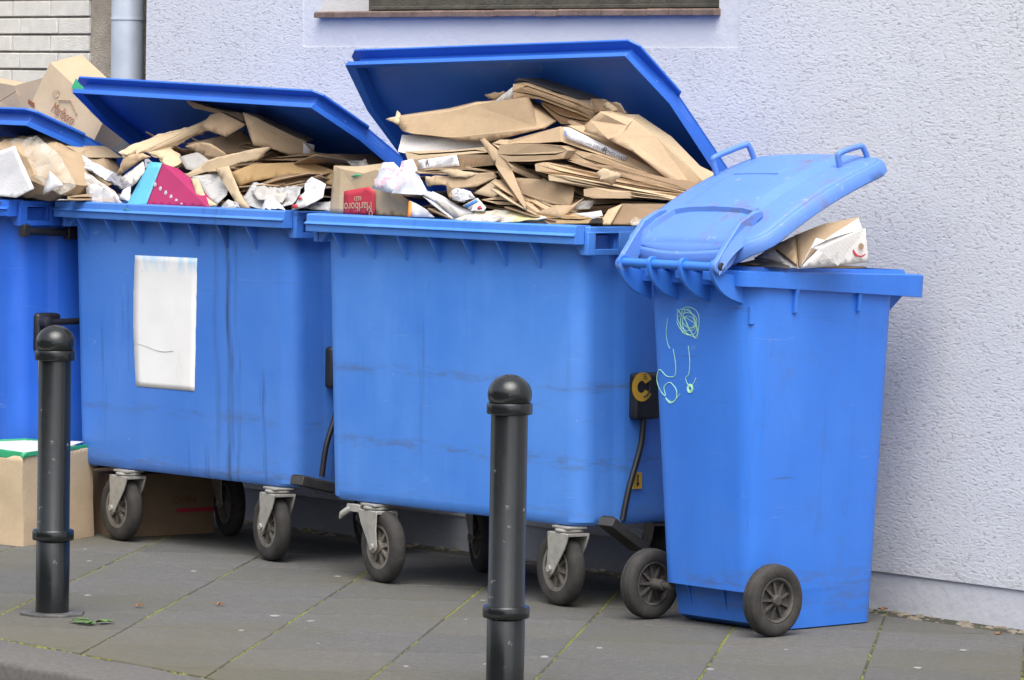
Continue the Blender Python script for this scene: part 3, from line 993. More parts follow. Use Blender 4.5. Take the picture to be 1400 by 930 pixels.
def make_container(name, F, bm_, lm, phi, roll, lid_dx, label, casters, lidlabel=None, lid_yaw=0.0):
    root = empty(name, F)
    tag(root, label, 'container', 'four-wheeled paper containers along the wall')
    mb = MB()
    mb.loft([body_sec(0, -0.03, ZB), body_sec(0, -0.008, ZB + 0.002), body_sec(0, 0.0, ZB + 0.012), body_sec(0.04), body_sec(0.5), body_sec(1.0), body_sec(1.0, -0.012), body_sec(0.5, -0.012), body_sec(0.1, -0.016)])
    mb.build('body', bm_, root, smooth=38)
    # rim ring
    o_ = [(0.03, 0.034), (CL - 0.03, 0.034), (CL, 0.05), (CL + 0.002, 0.71), (CL - 0.04, 0.775), (0.04, 0.775), (-0.002, 0.71), (0.0, 0.05)]
    i_ = [(0.07, 0.068), (CL - 0.07, 0.068), (CL - 0.06, 0.08), (CL - 0.06, 0.69), (CL - 0.09, 0.72), (0.09, 0.72), (0.06, 0.69), (0.06, 0.08)]
    mb = MB()
    mb.loft([[(x, y, 1.086) for x, y in o_], [(x, y, 1.100) for x, y in o_], [(x, y, 1.100) for x, y in i_], [(x, y, 1.086) for x, y in i_], [(x, y, 1.086) for x, y in o_]], False, False)
    # flank plates with the grip opening
    for s in (0, 1):
        X = (lambda x: x) if s else (lambda x: CL - x)
        def fl(x0, x1, y0_, y1_, z0, z1):
            a, b = sorted((X(x0), X(x1)))
            mb.box((a, y0_, z0), (b, y1_, z1))
        fl(CL - 0.012, CL + 0.004, 0.040, 0.072, 1.018, 1.0858)
        fl(CL - 0.012, CL + 0.004, 0.168, 0.640, 1.018, 1.0858)
        fl(CL - 0.012, CL + 0.003, 0.072, 0.168, 1.018, 1.036)
        fl(CL - 0.012, CL + 0.003, 0.072, 0.168, 1.080, 1.0858)
        fl(CL - 0.062, CL - 0.012, 0.163, 0.174, 1.020, 1.0858)
        fl(CL - 0.062, CL - 0.012, 0.062, 0.070, 1.020, 1.0858)
        pr = [(X(CL - 0.085), 0.044, 1.0858), (X(CL - 0.012), 0.044, 1.0858), (X(CL - 0.012), 0.044, 1.018), (X(CL - 0.03), 0.044, 1.018), (X(CL - 0.055), 0.044, 1.046), (X(CL - 0.085), 0.044, 1.050)]
        mb.prism(pr, (0, 0.02, 0))
    rim = mb.build('rim', bm_, root, smooth=30, bevel=0.0025)
    mb = MB()
    prof = [(0.036, 1.050), (0.000, 1.050), (-0.001, 1.053), (-0.001, 1.070), (-0.008, 1.0735), (-0.007, 1.0755), (0.002, 1.081), (0.003, 1.099), (0.007, 1.103), (0.060, 1.104), (0.062, 1.100), (0.036, 1.097)]
    mb.loft([[(x, y + (0.004 if e_ else 0), z) for y, z in prof] for x, e_ in ((0.0, 1), (0.006, 0), (0.3, 0), (0.6, 0), (0.9, 0), (CL - 0.028, 0), (CL - 0.012, 1))])
    mb.build('lip', bm_, root, smooth=30)
    for k in range(7):
        gx = 0.118 + k * 0.142
        y_b = front_y(1.0)
        mb = MB()
        mb.prism([(gx, 0.004, 1.0495), (gx, y_b + 0.01, 1.0495), (gx, y_b + 0.01, 0.972), (gx, y_b - 0.004, 0.978)], (0.005, 0, 0))
        mb.build('gusset', bm_, root, smooth=0)
    for (x, y, rz) in casters:
        make_caster(root, x, y, rz)
    # lid -------------------------------------------------------------
    W, WF = 0.640, 0.585
    pl = [(-W, -0.01), (W, -0.01), (W, 0.445), (W + 0.020, 0.462), (WF + 0.036, 0.648), (WF + 0.004, 0.672), (-WF - 0.004, 0.672), (-WF - 0.036, 0.648), (-W - 0.020, 0.462), (-W, 0.445)]
    sk = [(-W, -0.0), (W, -0.0), (W, 0.462), (WF, 0.638), (-WF, 0.638), (-W, 0.462)]
    def at_(p, h, dome=0.0):
        return (p[0], -p[1], h)
    mb = MB()
    mb.loft([[at_(p, 0.036) for p in pl], [at_(p, 0.043) for p in pl], [at_((p[0] * 0.9, lerp(0.33, p[1], 0.86)), 0.062) for p in pl]])
    lid = mb.build('lid', lm, root, smooth=30, bevel=0.002, loc=(CL / 2 + lid_dx, HY, HZL), rot=(-phi, roll, lid_yaw))
    mb = MB()
    def inset(p, t=0.004):
        return (p[0] - math.copysign(t, p[0]), p[1] - t if p[1] > 0.3 else p[1] + t)
    def ledge(p):
        if p[1] > 0.6:
            return (p[0] + math.copysign(0.018, p[0]), p[1] + 0.020)
        if p[1] > 0.3:
            return (p[0] + math.copysign(0.012, p[0]), p[1] + 0.004)
        return (p[0] + math.copysign(0.003, p[0]), p[1])
    lo, hi = -0.014, 0.003
    secs = [[at_(p, 0.0359) for p in sk], [at_(p, hi) for p in sk], [at_(ledge(p), hi) for p in sk], [at_(ledge(p), lo) for p in sk], [at_(inset(p), lo + 0.012) for p in sk], [at_(inset(p), 0.0359) for p in sk], [at_(p, 0.0359) for p in sk]]
    mb.loft(secs, False, False)
    mb.build('skirt', lm, lid, smooth=30, bevel=0.002)
    mb = MB()
    for xx in (-0.42, 0.42):
        mb.tube([(xx - 0.05, 0.004, 0.002), (xx + 0.05, 0.004, 0.002)], 0.013, 12)
    mb.build('hinge', lm, lid, smooth=40)
    if lidlabel:
        lid['label'] = lidlabel
    return root
def brake(root, F, box_px, rod_px, pedal_px, x=CL - 0.040, badge=None, stk=None):
    x = CL - 0.018
    (bx0, by0), (bx1, by1) = box_px
    a, b = F.side(bx0, by0, x), F.side(bx1, by1, x)
    mb = MB()
    mb.box((x - 0.004, a.y, b.z), (x + 0.034, b.y, a.z))
    bo = mb.build('brake_housing', 'black', root, smooth=30, bevel=0.012, seg=3)
    pts = [F.side(px, py, x + 0.02) for px, py in rod_px]
    mb = MB()
    mb.tube(catmull(pts, 6), 0.009, 8)
    mb.build('brake_rod', 'black', root, smooth=50)
    p, q = [F.side(px, py, x + 0.012) for px, py in pedal_px]
    mb = MB()
    d_ = (q - p).normalized()
    u_ = Vector((0, -d_.z, d_.y))
    if u_.z < 0:
        u_ = -u_
    for x0, x1, h0, h1 in ((-0.010, 0.05, -0.014, 0.014), (-0.004, 0.042, 0.0141, 0.018)):
        quad = [p - u_ * -h0 if False else p + u_ * h0, q + u_ * h0, q + u_ * h1, p + u_ * h1]
        mb.prism([v + Vector((x0, 0, 0)) for v in quad], (x1 - x0, 0, 0))
    mb.build('foot_pedal', 'black_dusty', root, smooth=30, bevel=0.006)
    if badge:
        c = F.side(*badge, x + 0.0345)
        mb = MB()
        ring = []
        n = 26
        for k in range(n + 1):
            an = R(150) - k / n * R(300)
            ring.append((0.042 * math.cos(an) * -1, 0.042 * math.sin(an)))
        inner = [(x_ * 0.42 - 0.004, z_ * 0.42) for x_, z_ in ring][::-1]
        poly = [(0, y_, z_) for y_, z_ in ring + inner]
        m_ = MB()
        nn = len(ring)
        vs = [Vector((0, y_, z_)) + c for y_, z_ in ring] + [Vector((0, y_, z_)) + c for y_, z_ in inner[::-1]]
        vs2 = [v + Vector((0.002, 0, 0)) for v in vs]
        fs = []
        for k in range(nn - 1):
            fs.append((k, k + 1, nn + k + 1, nn + k))
            fs.append((2 * nn + k, 2 * nn + nn + k, 2 * nn + nn + k + 1, 2 * nn + k + 1))
        m_.add(vs + vs2, fs)
        bd = m_.build('badge', 'yellow', bo, smooth=0)
        ar = [Vector((0.0026, 0.030 * math.cos(an), 0.030 * math.sin(an))) + c for an in [R(-80) + k * R(80) / 8 for k in range(9)]]
        m_ = MB()
        m_.tube(ar, 0.0022, 6)
        e_ = ar[-1]
        m_.prism([e_ + Vector((0.0, -0.008, 0)), e_ + Vector((0, 0.008, 0)), e_ + Vector((0, 0.001, 0.012))], (0.001, 0, 0))
        m_.build('arrow', 'black_ink', bo, smooth=0)
        m_ = MB()
        for k in range(3):
            m_.box((c.x + 0.0021, c.y + 0.002, c.z + 0.022 + k * 0.006), (c.x + 0.0027, c.y + 0.020 - k * 0.004, c.z + 0.024 + k * 0.006))
        m_.build('small_print', 'black_ink', bo, smooth=0)
    if stk:
        (sx0, sy0), (sx1, sy1) = stk
        a, b = F.side(sx0, sy0, x), F.side(sx1, sy1, x)
        m_ = MB()
        m_.box((x - 0.02, a.y, b.z), (x + 0.0015, b.y, a.z))
        m_.build('sticker', 'yellow', root, smooth=0)
        m_ = MB()
        cy, cz = (a.y + b.y) / 2, (a.z + b.z) / 2
        m_.box((x + 0.0016, cy - 0.0025, cz - 0.006), (x + 0.0024, cy + 0.0025, cz + 0.018))
        m_.prism([(x + 0.0016, cy - 0.008, cz - 0.006), (x + 0.0016, cy + 0.008, cz - 0.006), (x + 0.0016, cy, cz - 0.018)], (0.0008, 0, 0))
        m_.build('arrow', 'black_ink', root, smooth=0)

K12 = R(-12)
cb = make_container('paper_container', FB, 'blue_b', 'blue_lid', R(45.5), R(-1.6), -0.055,
    'faded blue four-wheeled container, heaped highest with cardboard, beside the two-wheeled bin',
    [(0.235, 0.10, K12), (1.06, 0.10, R(168)), (0.20, 0.56, R(-30)), (0.98, 0.56, R(150))])
brake(cb, FB, ((860, 510), (893, 572)), [(880, 572), (876, 610), (860, 668), (851, 712)], [(822, 712), (868, 748)], badge=(878, 529), stk=((866, 647), (877, 668)))
ca = make_container('paper_container', FA, 'blue_a', 'blue_lid', R(31), R(1.6), -0.065,
    'grimy blue four-wheeled container with a blank white poster on its front',
    [(0.30, 0.09, R(172)), (1.05, 0.09, R(165)), (0.30, 0.50, R(-20)), (1.0, 0.54, R(160))])
brake(ca, FA, ((444, 474), (474, 530)), [(466, 530), (458, 570), (446, 610), (440, 652)], [(400, 656), (452, 668)])
cz = make_container('paper_container', FZ, 'blue_z', 'blue_lid', R(22.5), R(0.5), -0.05,
    'deep blue four-wheeled container with black grip bar behind the tan carton on the pavement',
    [(0.25, 0.10, R(168)), (1.05, 0.10, R(160)), (0.25, 0.52, R(-20)), (1.0, 0.54, R(160))])
# the left container's black grip bar, brake box and lever
def z_side(px, py, x=CL - 0.02):
    return FZ.side(px, py, x)
a, b = z_side(33, 316, CL + 0.004), z_side(100, 320, CL + 0.004)
mb = MB()
mb.tube([a, b + Vector((0, 0.1, 0))], 0.013, 12)
mb.box((CL - 0.01, a.y - 0.012, a.z - 0.018), (CL + 0.02, a.y + 0.014, a.z + 0.022))
mb.box((CL - 0.01, b.y - 0.03, b.z - 0.018), (CL + 0.02, b.y + 0.02, b.z + 0.022))
mb.build('grip_bar', 'black', cz, smooth=35, bevel=0.003)
a, b = z_side(47, 428, CL - 0.035), z_side(80, 480, CL - 0.035)
mb = MB()
mb.box((CL - 0.06, a.y, b.z), (CL - 0.018, b.y, a.z))
bo = mb.build('brake_housing', 'black', cz, smooth=30, bevel=0.012, seg=3)
mb = MB()
c0 = z_side(62, 441, CL - 0.008)
mb.lathe([(0.020, -0.01), (0.020, 0.02), (0.012, 0.024)], c0, 'X', 16)
mb.tube([c0 + Vector((0.012, 0, 0)), c0 + Vector((0.012, 0.22, 0.004))], 0.011, 10)
mb.build('brake_lever', 'black', cz, smooth=35)
mb = MB()
a, b = z_side(54, 480, CL - 0.035), z_side(58, 600, CL - 0.035)
mb.tube([a, b], 0.007, 8)
mb.build('brake_rod', 'galv', cz, smooth=50)
mb = MB()
for k in range(7):
    x_ = CL - 0.19 + k * 0.022
    mb.box((x_, -0.0022, 1.088), (x_ + 0.008 + 0.004 * (k % 3), 0.004, 1.096))
mb.build('moulded_letters', 'black_ink', cz, smooth=0)

# poster on the grimy container, hugging the wall of the bin
mb = MB()
tl, tr, br, bl = FA.l(187, 349, 0.06), FA.l(272, 353, 0.06), FA.l(267, 535, 0.07), FA.l(187, 528, 0.07)
NU, NV = 10, 24
grid = []
for j in range(NV + 1):
    row = []
    for i in range(NU + 1):
        u, v = i / NU, j / NV
        p = lerp(lerp(tl, tr, u), lerp(bl, br, u), v)
        bow = -0.012 * math.sin(math.pi * v) * (1 - u)
        jag = 0.003 * noise.noise(Vector((v * 19, 3.1, 0))) if i in (0, NU) else 0
        row.append((p.x + bow + jag, front_y(p.z) - 0.0012 - 0.0006 * max(0, noise.noise(Vector((u * 3, v * 6, 0)))), p.z))
    grid.append(row)
vs = [p for r_ in grid for p in r_]
mb.add(vs, [(j * (NU + 1) + i, j * (NU + 1) + i + 1, (j + 1) * (NU + 1) + i + 1, (j + 1) * (NU + 1) + i) for j in range(NV) for i in range(NU)])
po = mb.build('poster', 'sticker', ca, smooth=60)
sol = po.modifiers.new('thickness', 'SOLIDIFY')
sol.thickness = 0.0006
po['label'] = 'blank white poster with a torn wavy crease'
m_ = MB()
cr = [(186, 470), (197, 473), (210, 478), (222, 481), (236, 480)]
m_.tube(catmull([Vector((FA.l(px, py, 0.06).x, front_y(0.6) - 0.0035, FA.l(px, py, 0.06).z)) for px, py in cr], 5), 0.0009, 5)
m_.build('crease', 'grey_ink', po, smooth=0)
# screw heads and brake detail on the faded container's caster
mb = MB()
mb.box((0.125, 0.075, 0.205), (0.185, 0.105, 0.228))
mb.tube([(0.135, 0.085, 0.215), (0.105, 0.075, 0.195), (0.098, 0.072, 0.180)], [0.012, 0.010, 0.004], 8)
mb.build('caster_brake', 'galv', cb, smooth=35, bevel=0.003)

# ================================================================== two-wheeled bin
wb = empty('wheelie_bin', FR)
tag(wb, 'bright blue two-wheeled bin with lid propped open and pale green scribbles', 'wheelie bin')
def rr(x0, x1, y0, y1, r, z, n=7):
    out = []
    for cx, cy, a0 in ((x0 + r, y0 + r, math.pi), (x1 - r, y0 + r, 1.5 * math.pi), (x1 - r, y1 - r, 0), (x0 + r, y1 - r, 0.5 * math.pi)):
        for k in range(n):
            a = a0 + k / (n - 1) * math.pi / 2
            out.append((cx + r * math.cos(a), cy + r * math.sin(a), z))
    return out
def wsec(z, grow=0.0):
    t = z / 0.96
    return rr(lerp(-0.170, -0.212, t) - grow, lerp(0.178, 0.215, t) + grow, lerp(-0.020, -0.078, t) - grow, lerp(0.478, 0.512, t) + grow, lerp(0.05, 0.062, t), z)
def wback(z):
    return lerp(-0.020, -0.078, z / 0.96)
def low(z, y0):
    """foot of the bin, cut back behind the axle"""
    s = wsec(z)
    return [(x, max(y, y0), z_) for x, y, z_ in s]
mb = MB()
mb.loft([low(0.004, 0.075), low(0.02, 0.045), low(0.105, 0.030), low(0.112, -0.010), wsec(0.114), wsec(0.118), wsec(0.3), wsec(0.6), wsec(0.96), wsec(0.96, -0.008), wsec(0.6, -0.008), wsec(0.2, -0.010)])
mb.build('body', 'blue_w', wb, smooth=40)
for gx in (-0.12, 0.02, 0.13):
    mb = MB()
    mb.prism([(gx, 0.02, 0.110), (gx, 0.06, 0.110), (gx, 0.06, 0.03), (gx, 0.045, 0.03)], (0.008, 0, 0))
    mb.build('foot_rib', 'blue_w', wb, smooth=0)
# rim: thick collar, drooping a little towards the grip end
def rsec(z, grow, ext=0.0):
    out = []
    for x, y, _ in rr(-0.222 - grow, 0.226 + grow, -0.100 - grow, 0.612 + grow, 0.05, z):
        out.append((x, y, z - 0.018 * max(0, (y + 0.1)) / 0.68))
    return out
mb = MB()
def droop(sec):
    return [(x, y, z - (0.022 * max(0, (y - 0.25) / 0.35) if y > 0.25 else 0)) for x, y, z in sec]
mb.loft([droop(rsec(0.962, -0.014)), droop(rsec(0.960, 0.004)), rsec(1.000, 0.006), rsec(1.003, 0.0), rsec(1.003, -0.030), rsec(1.014, -0.033), rsec(1.014, -0.042), rsec(0.96, -0.045), droop(rsec(0.962, -0.014))], False, False)
mb.build('rim', 'blue_w', wb, smooth=35)
for yy in (0.085, 0.335):
    mb = MB()
    mb.prism([(0.208, yy, 0.958), (0.232, yy, 0.958), (0.226, yy, 0.93), (0.222, yy, 0.885), (0.208, yy, 0.880)], (0, 0.012, 0))
    mb.build('side_rib', 'blue_w', wb, smooth=0, bevel=0.002)
# grip lug at the far end
for sx in (-1, 1):
    mb = MB()
    x0 = 0.150 * sx
    mb.prism([(x0, 0.495, 0.935), (x0, 0.600, 0.938), (x0, 0.515, 0.870), (x0, 0.495, 0.84)], (0.010 * sx, 0, 0))
    mb.build('grip_web', 'blue_w', wb, smooth=0)
mb = MB()
mb.box((0.135, 0.602, 0.941), (0.192, 0.6225, 0.966))
mb.build('worn_corner', 'rim_dark', wb, smooth=0, bevel=0.006)
# handle bar on round lugs
BYH, BZH = -0.172, 1.012
for k, gx in enumerate((-0.196, -0.077, 0.048, 0.172)):
    mb = MB()
    th = 0.012
    n = 16
    cz_, cy_ = BZH, BYH
    arc = []
    for i in range(n + 1):
        a = R(60) + i / n * R(125)
        arc.append((cy_ + 0.021 * math.cos(a), cz_ + 0.021 * math.sin(a)))
    low_ = []
    for i in range(9):
        t = i / 8
        a = R(185) + t * R(85)
        low_.append((lerp(cy_ - 0.021, wback(0.88), t ** 1.1) - 0.012 * math.sin(math.pi * t), lerp(cz_, 0.912, t ** 0.75) - 0.010 * math.sin(math.pi * t)))
    prof = arc + low_[1:] + [(wback(0.90) + 0.01, 0.905), (wback(0.96) + 0.01, 0.985), (cy_ + 0.03, 0.995)]
    mb.prism([(gx - th / 2, y_, z_) for y_, z_ in prof], (th, 0, 0))
    mb.build('handle_lug', 'blue_w', wb, smooth=50, bevel=0.0015)
mb = MB()
mb.tube([(-0.196, BYH, BZH), (0.172, BYH, BZH)], 0.0125, 14)
mb.build('handle_bar', 'blue_w', wb, smooth=50)
mb = MB()
for gx in (-0.12, 0.0, 0.11):
    mb.box((gx - 0.035, -0.128, 0.972), (gx + 0.035, -0.095, 0.998))
mb.build('rear_rail', 'blue_w', wb, smooth=0, bevel=0.003)
# slim rib under the bar end
mb = MB()
mb.box((0.190, -0.062, 0.855), (0.2005, -0.045, 0.905))
mb.build('end_rib', 'blue_w', wb, smooth=0, bevel=0.002)
# lid: a shallow dome on two arms
LW, LL = 0.268, 0.655
LPHI = R(25.5)
def lid_h(x, s):
    u, v = x / LW, (s - 0.02) / (LL - 0.02)
    d = 0.030 * (1 - u * u) ** 0.6 * min(1, 4.5 * max(0, v)) ** 0.5
    bow = 0.045 * math.sin(math.pi * max(0, min(1, v))) ** 0.8
    plateau = 0.010 if (abs(u) < 0.52 and 0.36 < v < 0.92) else 0.0
    return 0.012 + d * 0.6 + bow * 0.7 + plateau
def lid_half(s):
    d0, d1, r0, r1 = s - 0.070, LL - s, 0.10, 0.07
    if d0 < r0:
        return LW - r0 + math.sqrt(max(0, r0 * r0 - (r0 - d0) ** 2))
    if d1 < r1:
        return LW - r1 + math.sqrt(max(0, r1 * r1 - (r1 - d1) ** 2))
    return LW
NS, NX = 36, 28
verts, faces = [], []
for j in range(NS + 1):
    t_ = j / NS
    t_ = t_ + 0.115 * math.sin(2 * math.pi * t_ + math.pi)
    s_ = 0.070 + (LL - 0.070) * t_
    hw = lid_half(s_)
    for i in range(NX + 1):
        u = -1 + 2 * i / NX
        u = math.copysign(abs(u) ** 0.8, u)
        x = u * hw
        h = lid_h(min(max(x, -LW * 0.999), LW * 0.999), s_)
        # round the free end over
        if j > NS - 4:
            h -= 0.006 * (j - NS + 4) ** 1.5 / 2
        if j < 4:
            h -= 0.004 * (4 - j) ** 1.4 / 2
        sb = s_ + (0.022 * (1 - u * u) if j == NS else 0) - (0.03 * (1 - u * u) if j == 0 else 0)
        verts.append((x, sb, h))
for j in range(NS):
    for i in range(NX):
        a = j * (NX + 1) + i
        faces.append((a, a + 1, a + NX + 2, a + NX + 1))
mb = MB()
mb.add(verts, faces)
# skirt following the edge
edge = [verts[i] for i in range(NX + 1)] + [verts[j * (NX + 1) + NX] for j in range(1, NS + 1)] + [verts[NS * (NX + 1) + i] for i in range(NX - 1, -1, -1)] + [verts[j * (NX + 1)] for j in range(NS - 1, 0, -1)]
ec = Vector((0, 0.34, 0))
e0 = [Vector(p) for p in edge]
def ring(off, dh):
    return [p + Vector((p.x, p.y - 0.34, 0)).normalized() * off + Vector((0, 0, dh)) for p in e0]
mb.loft([ring(0, 0), ring(0.008, -0.006), ring(0.010, -0.014), ring(0.0135, -0.018), ring(0.0135, -0.040), ring(0.008, -0.044), ring(0.004, -0.040), ring(0.0, -0.012)], False, False)
me_rot = (LPHI, R(-1.0), R(0))
wlid = mb.build('lid', 'blue_wlid', wb, smooth=45, loc=(-0.012, BYH + 0.004, BZH + 0.002), rot=me_rot)
sol = wlid.modifiers.new('thickness', 'SOLIDIFY')
sol.thickness = 0.004
sol.offset = -1
# raised hood over the hinge end with its arms
mb = MB()
def hoodpt(x, s_, dh):
    return Vector((x, s_, lid_h(max(-LW * .99, min(LW * .99, x)), max(s_, 0.03)) + dh))
path_l = [Vector((-0.186, 0.0, 0.004)), hoodpt(-0.190, 0.06, 0.012), hoodpt(-0.180, 0.13, 0.010), hoodpt(-0.150, 0.215, 0.008)]
path_r = [Vector((0.198, 0.0, 0.004)), hoodpt(0.204, 0.06, 0.012), hoodpt(0.196, 0.13, 0.010), hoodpt(0.165, 0.215, 0.008)]
ridge = catmull(path_l, 5) + [hoodpt(-0.10, 0.226, 0.007), hoodpt(0.0, 0.228, 0.008), hoodpt(0.11, 0.226, 0.007)] + catmull(path_r, 5)[::-1]
sec = []
for p in ridge:
    d_ = Vector((p.x * 0.2, p.y - 0.10, 0)).normalized()
    sec.append([p - d_ * 0.020 + Vector((0, 0, -0.026)), p - d_ * 0.009 + Vector((0, 0, 0.005)), p + d_ * 0.008 + Vector((0, 0, 0.007)), p + d_ * 0.024 + Vector((0, 0, -0.024))])
mb.loft(sec, True, True)
mb.build('hinge_hood', 'blue_wlid', wlid, smooth=45)
for s in (0, 1):
    x0 = (-0.196, 0.186)[s]
    mb = MB()
    prof = [(0.0 + 0.022 * math.cos(a), 0.0 + 0.022 * math.sin(a)) for a in [R(95) + k * R(170) / 10 for k in range(11)]] + [(0.040, -0.016), (0.085, 0.010), (0.140, 0.040), (0.180, 0.050), (0.205, 0.054), (0.208, 0.070), (0.180, 0.078), (0.120, 0.078), (0.060, 0.052)]
    mb.prism([(x0, y_ - 0.004, z_ - 0.002) for y_, z_ in prof], (0.018, 0, 0))
    ar = mb.build('hinge_arm', 'blue_wlid', wlid, smooth=40, bevel=0.003)
    if s:
        mb = MB()
        mb.lathe([(0.0115, 0.0181), (0.0115, 0.022), (0.008, 0.024), (0.004, 0.0225)], (x0, -0.004, -0.002), 'X', 18)
        mb.build('hinge_pin', 'black', ar, smooth=35)
# panel mark and grip bows on the lid
mb = MB()
a = [hoodpt(-0.125, 0.43, 0.004), hoodpt(0.065, 0.43, 0.004), hoodpt(0.065, 0.475, 0.004), hoodpt(-0.125, 0.475, 0.004)]
mb.loft([[p + Vector((0, 0, -0.012)) for p in a], [ec * 0 + p + (Vector((-0.03, 0.445, p.z)) - p) * 0.06 for p in a]])
mb.build('raised_plate', 'blue_wlid', wlid, smooth=0, bevel=0.002)
for x0 in (-0.235, 0.195):
    mb = MB()
    y0_ = 0.47 if x0 < 0 else 0.535
    hh = 0.0 if x0 < 0 else 0.014
    ll = 0.0 if x0 < 0 else 0.045
    L_ = lambda y_: lid_h(x0, y_)
    pth = [Vector((x0, y0_, L_(y0_) - 0.005)), Vector((x0, y0_ + 0.004, L_(y0_) + 0.040 - hh)), Vector((x0 + 0.004, y0_ + 0.018, L_(y0_) + 0.050 - hh)), Vector((x0 + 0.012, y0_ + 0.125 - ll, L_(y0_ + 0.1 - ll) + 0.046 - hh)), Vector((x0 + 0.014, y0_ + 0.138 - ll, L_(y0_ + 0.1 - ll) + 0.036 - hh)), Vector((x0 + 0.014, y0_ + 0.142 - ll, L_(y0_ + 0.1 - ll) - 0.01))]
    mb.tube(catmull(pth, 5), 0.0085, 10)
    mb.build('lid_grip', 'blue_wlid', wlid, smooth=50)
# wheels
def make_wheel(parent, x, out):
    c = (x, 0.0, 0.1)
    w = 0.024
    mb = MB()
    prof = [(0.064, -w * 0.8), (0.070, -w * 0.98), (0.085, -w), (0.0945, -w * 0.86), (0.0985, -w * 0.6), (0.0985, -w * 0.5), (0.097, -w * 0.45), (0.0985, -w * 0.4), (0.1, -w * 0.1), (0.0985, -w * 0.05), (0.0985, w * 0.05), (0.1, w * 0.1), (0.0985, w * 0.4), (0.097, w * 0.45), (0.0985, w * 0.5), (0.0985, w * 0.6), (0.0945, w * 0.86), (0.085, w), (0.070, w * 0.98), (0.064, w * 0.8)]
    mb.lathe(prof, c, 'X', 44, closed=True)
    ty = mb.build('tyre', 'tyre', parent, smooth=40)
    mb = MB()
    mb.lathe([(0.065, -0.018), (0.065, 0.018), (0.060, 0.020), (0.056, 0.017), (0.054, 0.004), (0.054, -0.004), (0.056, -0.017), (0.060, -0.020)], c, 'X', 40, closed=True)
    mb.lathe([(0.015, -0.022), (0.017, 0.018), (0.012, 0.023)] if out > 0 else [(0.012, -0.023), (0.017, -0.018), (0.015, 0.06)], c, 'X', 18)
    cc = Vector(c)
    for k in range(9):
        a = 2 * math.pi * k / 9 + 0.3
        d_, p_ = Vector((0, math.cos(a), math.sin(a))), Vector((0, -math.sin(a), math.cos(a)))
        mb.loft([[cc + d_ * r_ + p_ * (sa * hw) + Vector((sb * hx, 0, 0)) for sa, sb in ((-1, -1), (1, -1), (1, 1), (-1, 1))] for r_, hw, hx in ((0.014, 0.0035, 0.016), (0.056, 0.0028, 0.010))])
    mb.lathe([(0.055, -0.003), (0.055, 0.002)], c, 'X', 24)
    mb.build('wheel_rim', 'rim_dark', ty, smooth=40)
make_wheel(wb, -0.246, -1)
make_wheel(wb, 0.246, 1)
mb = MB()
mb.tube([(-0.235, 0, 0.1), (-0.150, 0, 0.1)], 0.011, 10)
mb.build('axle', 'rim_dark', wb, smooth=50)
mb = MB()
mb.tube([(0.150, 0, 0.1), (0.235, 0, 0.1)], 0.011, 10)
mb.build('axle', 'rim_dark', wb, smooth=50)
# marker scribbles on the back of the bin
def on_back(px, py):
    p = FR.l(px, py, -0.06)
    for _ in range(4):
        p = FR.l(px, py, wback(p.z) - 0.0012)
    return p
def scribble(pts, r=0.0010, n=6):
    m_ = MB()
    m_.tube(catmull([on_back(*p) for p in pts], n), r, 5)
    m_.build('scribble', 'chalk', wb, smooth=50)
zz = lambda x, y: (840 + x / 5.814, 320 + y / 5.814)
loops = []
for k in range(60):
    a = k * 0.55
    rx, ry = 78 * (0.75 + 0.28 * math.sin(k * 0.21)), 108 * (0.72 + 0.28 * math.cos(k * 0.17))
    loops.append(zz(588 + rx * math.cos(a) + 12 * math.sin(k * 0.9), 700 + ry * math.sin(a * 1.02) + 10 * math.cos(k * 0.7)))
scribble(loops, 0.0009, 4)
scribble([zz(x, y) for x, y in ((500, 600), (560, 680), (610, 780), (650, 830), (668, 760), (672, 660), (640, 600), (575, 580), (540, 610), (525, 700), (540, 780), (590, 805))])
z6 = lambda x, y: (800 + x / 2.021, 440 + y / 2.021)
scribble([z6(x, y) for x, y in ((228, -10), (224, 30), (228, 60), (234, 74))], 0.0008)
scribble([z6(x, y) for x, y in ((243, 75), (250, 120), (247, 150), (225, 150), (205, 132), (198, 160), (208, 190), (222, 205), (218, 180), (235, 168), (252, 190), (250, 215), (235, 225), (222, 210), (240, 222), (262, 200))])
scribble([z6(x, y) for x, y in ((285, 67), (289, 110), (286, 145), (278, 155), (283, 172), (296, 175), (306, 155))])
scribble([z6(290 + 9 * math.cos(k * 1.1) * (1 - k / 40), 184 + 13 * math.sin(k * 1.1) * (1 - k / 40)) for k in range(24)], 0.0011, 3)

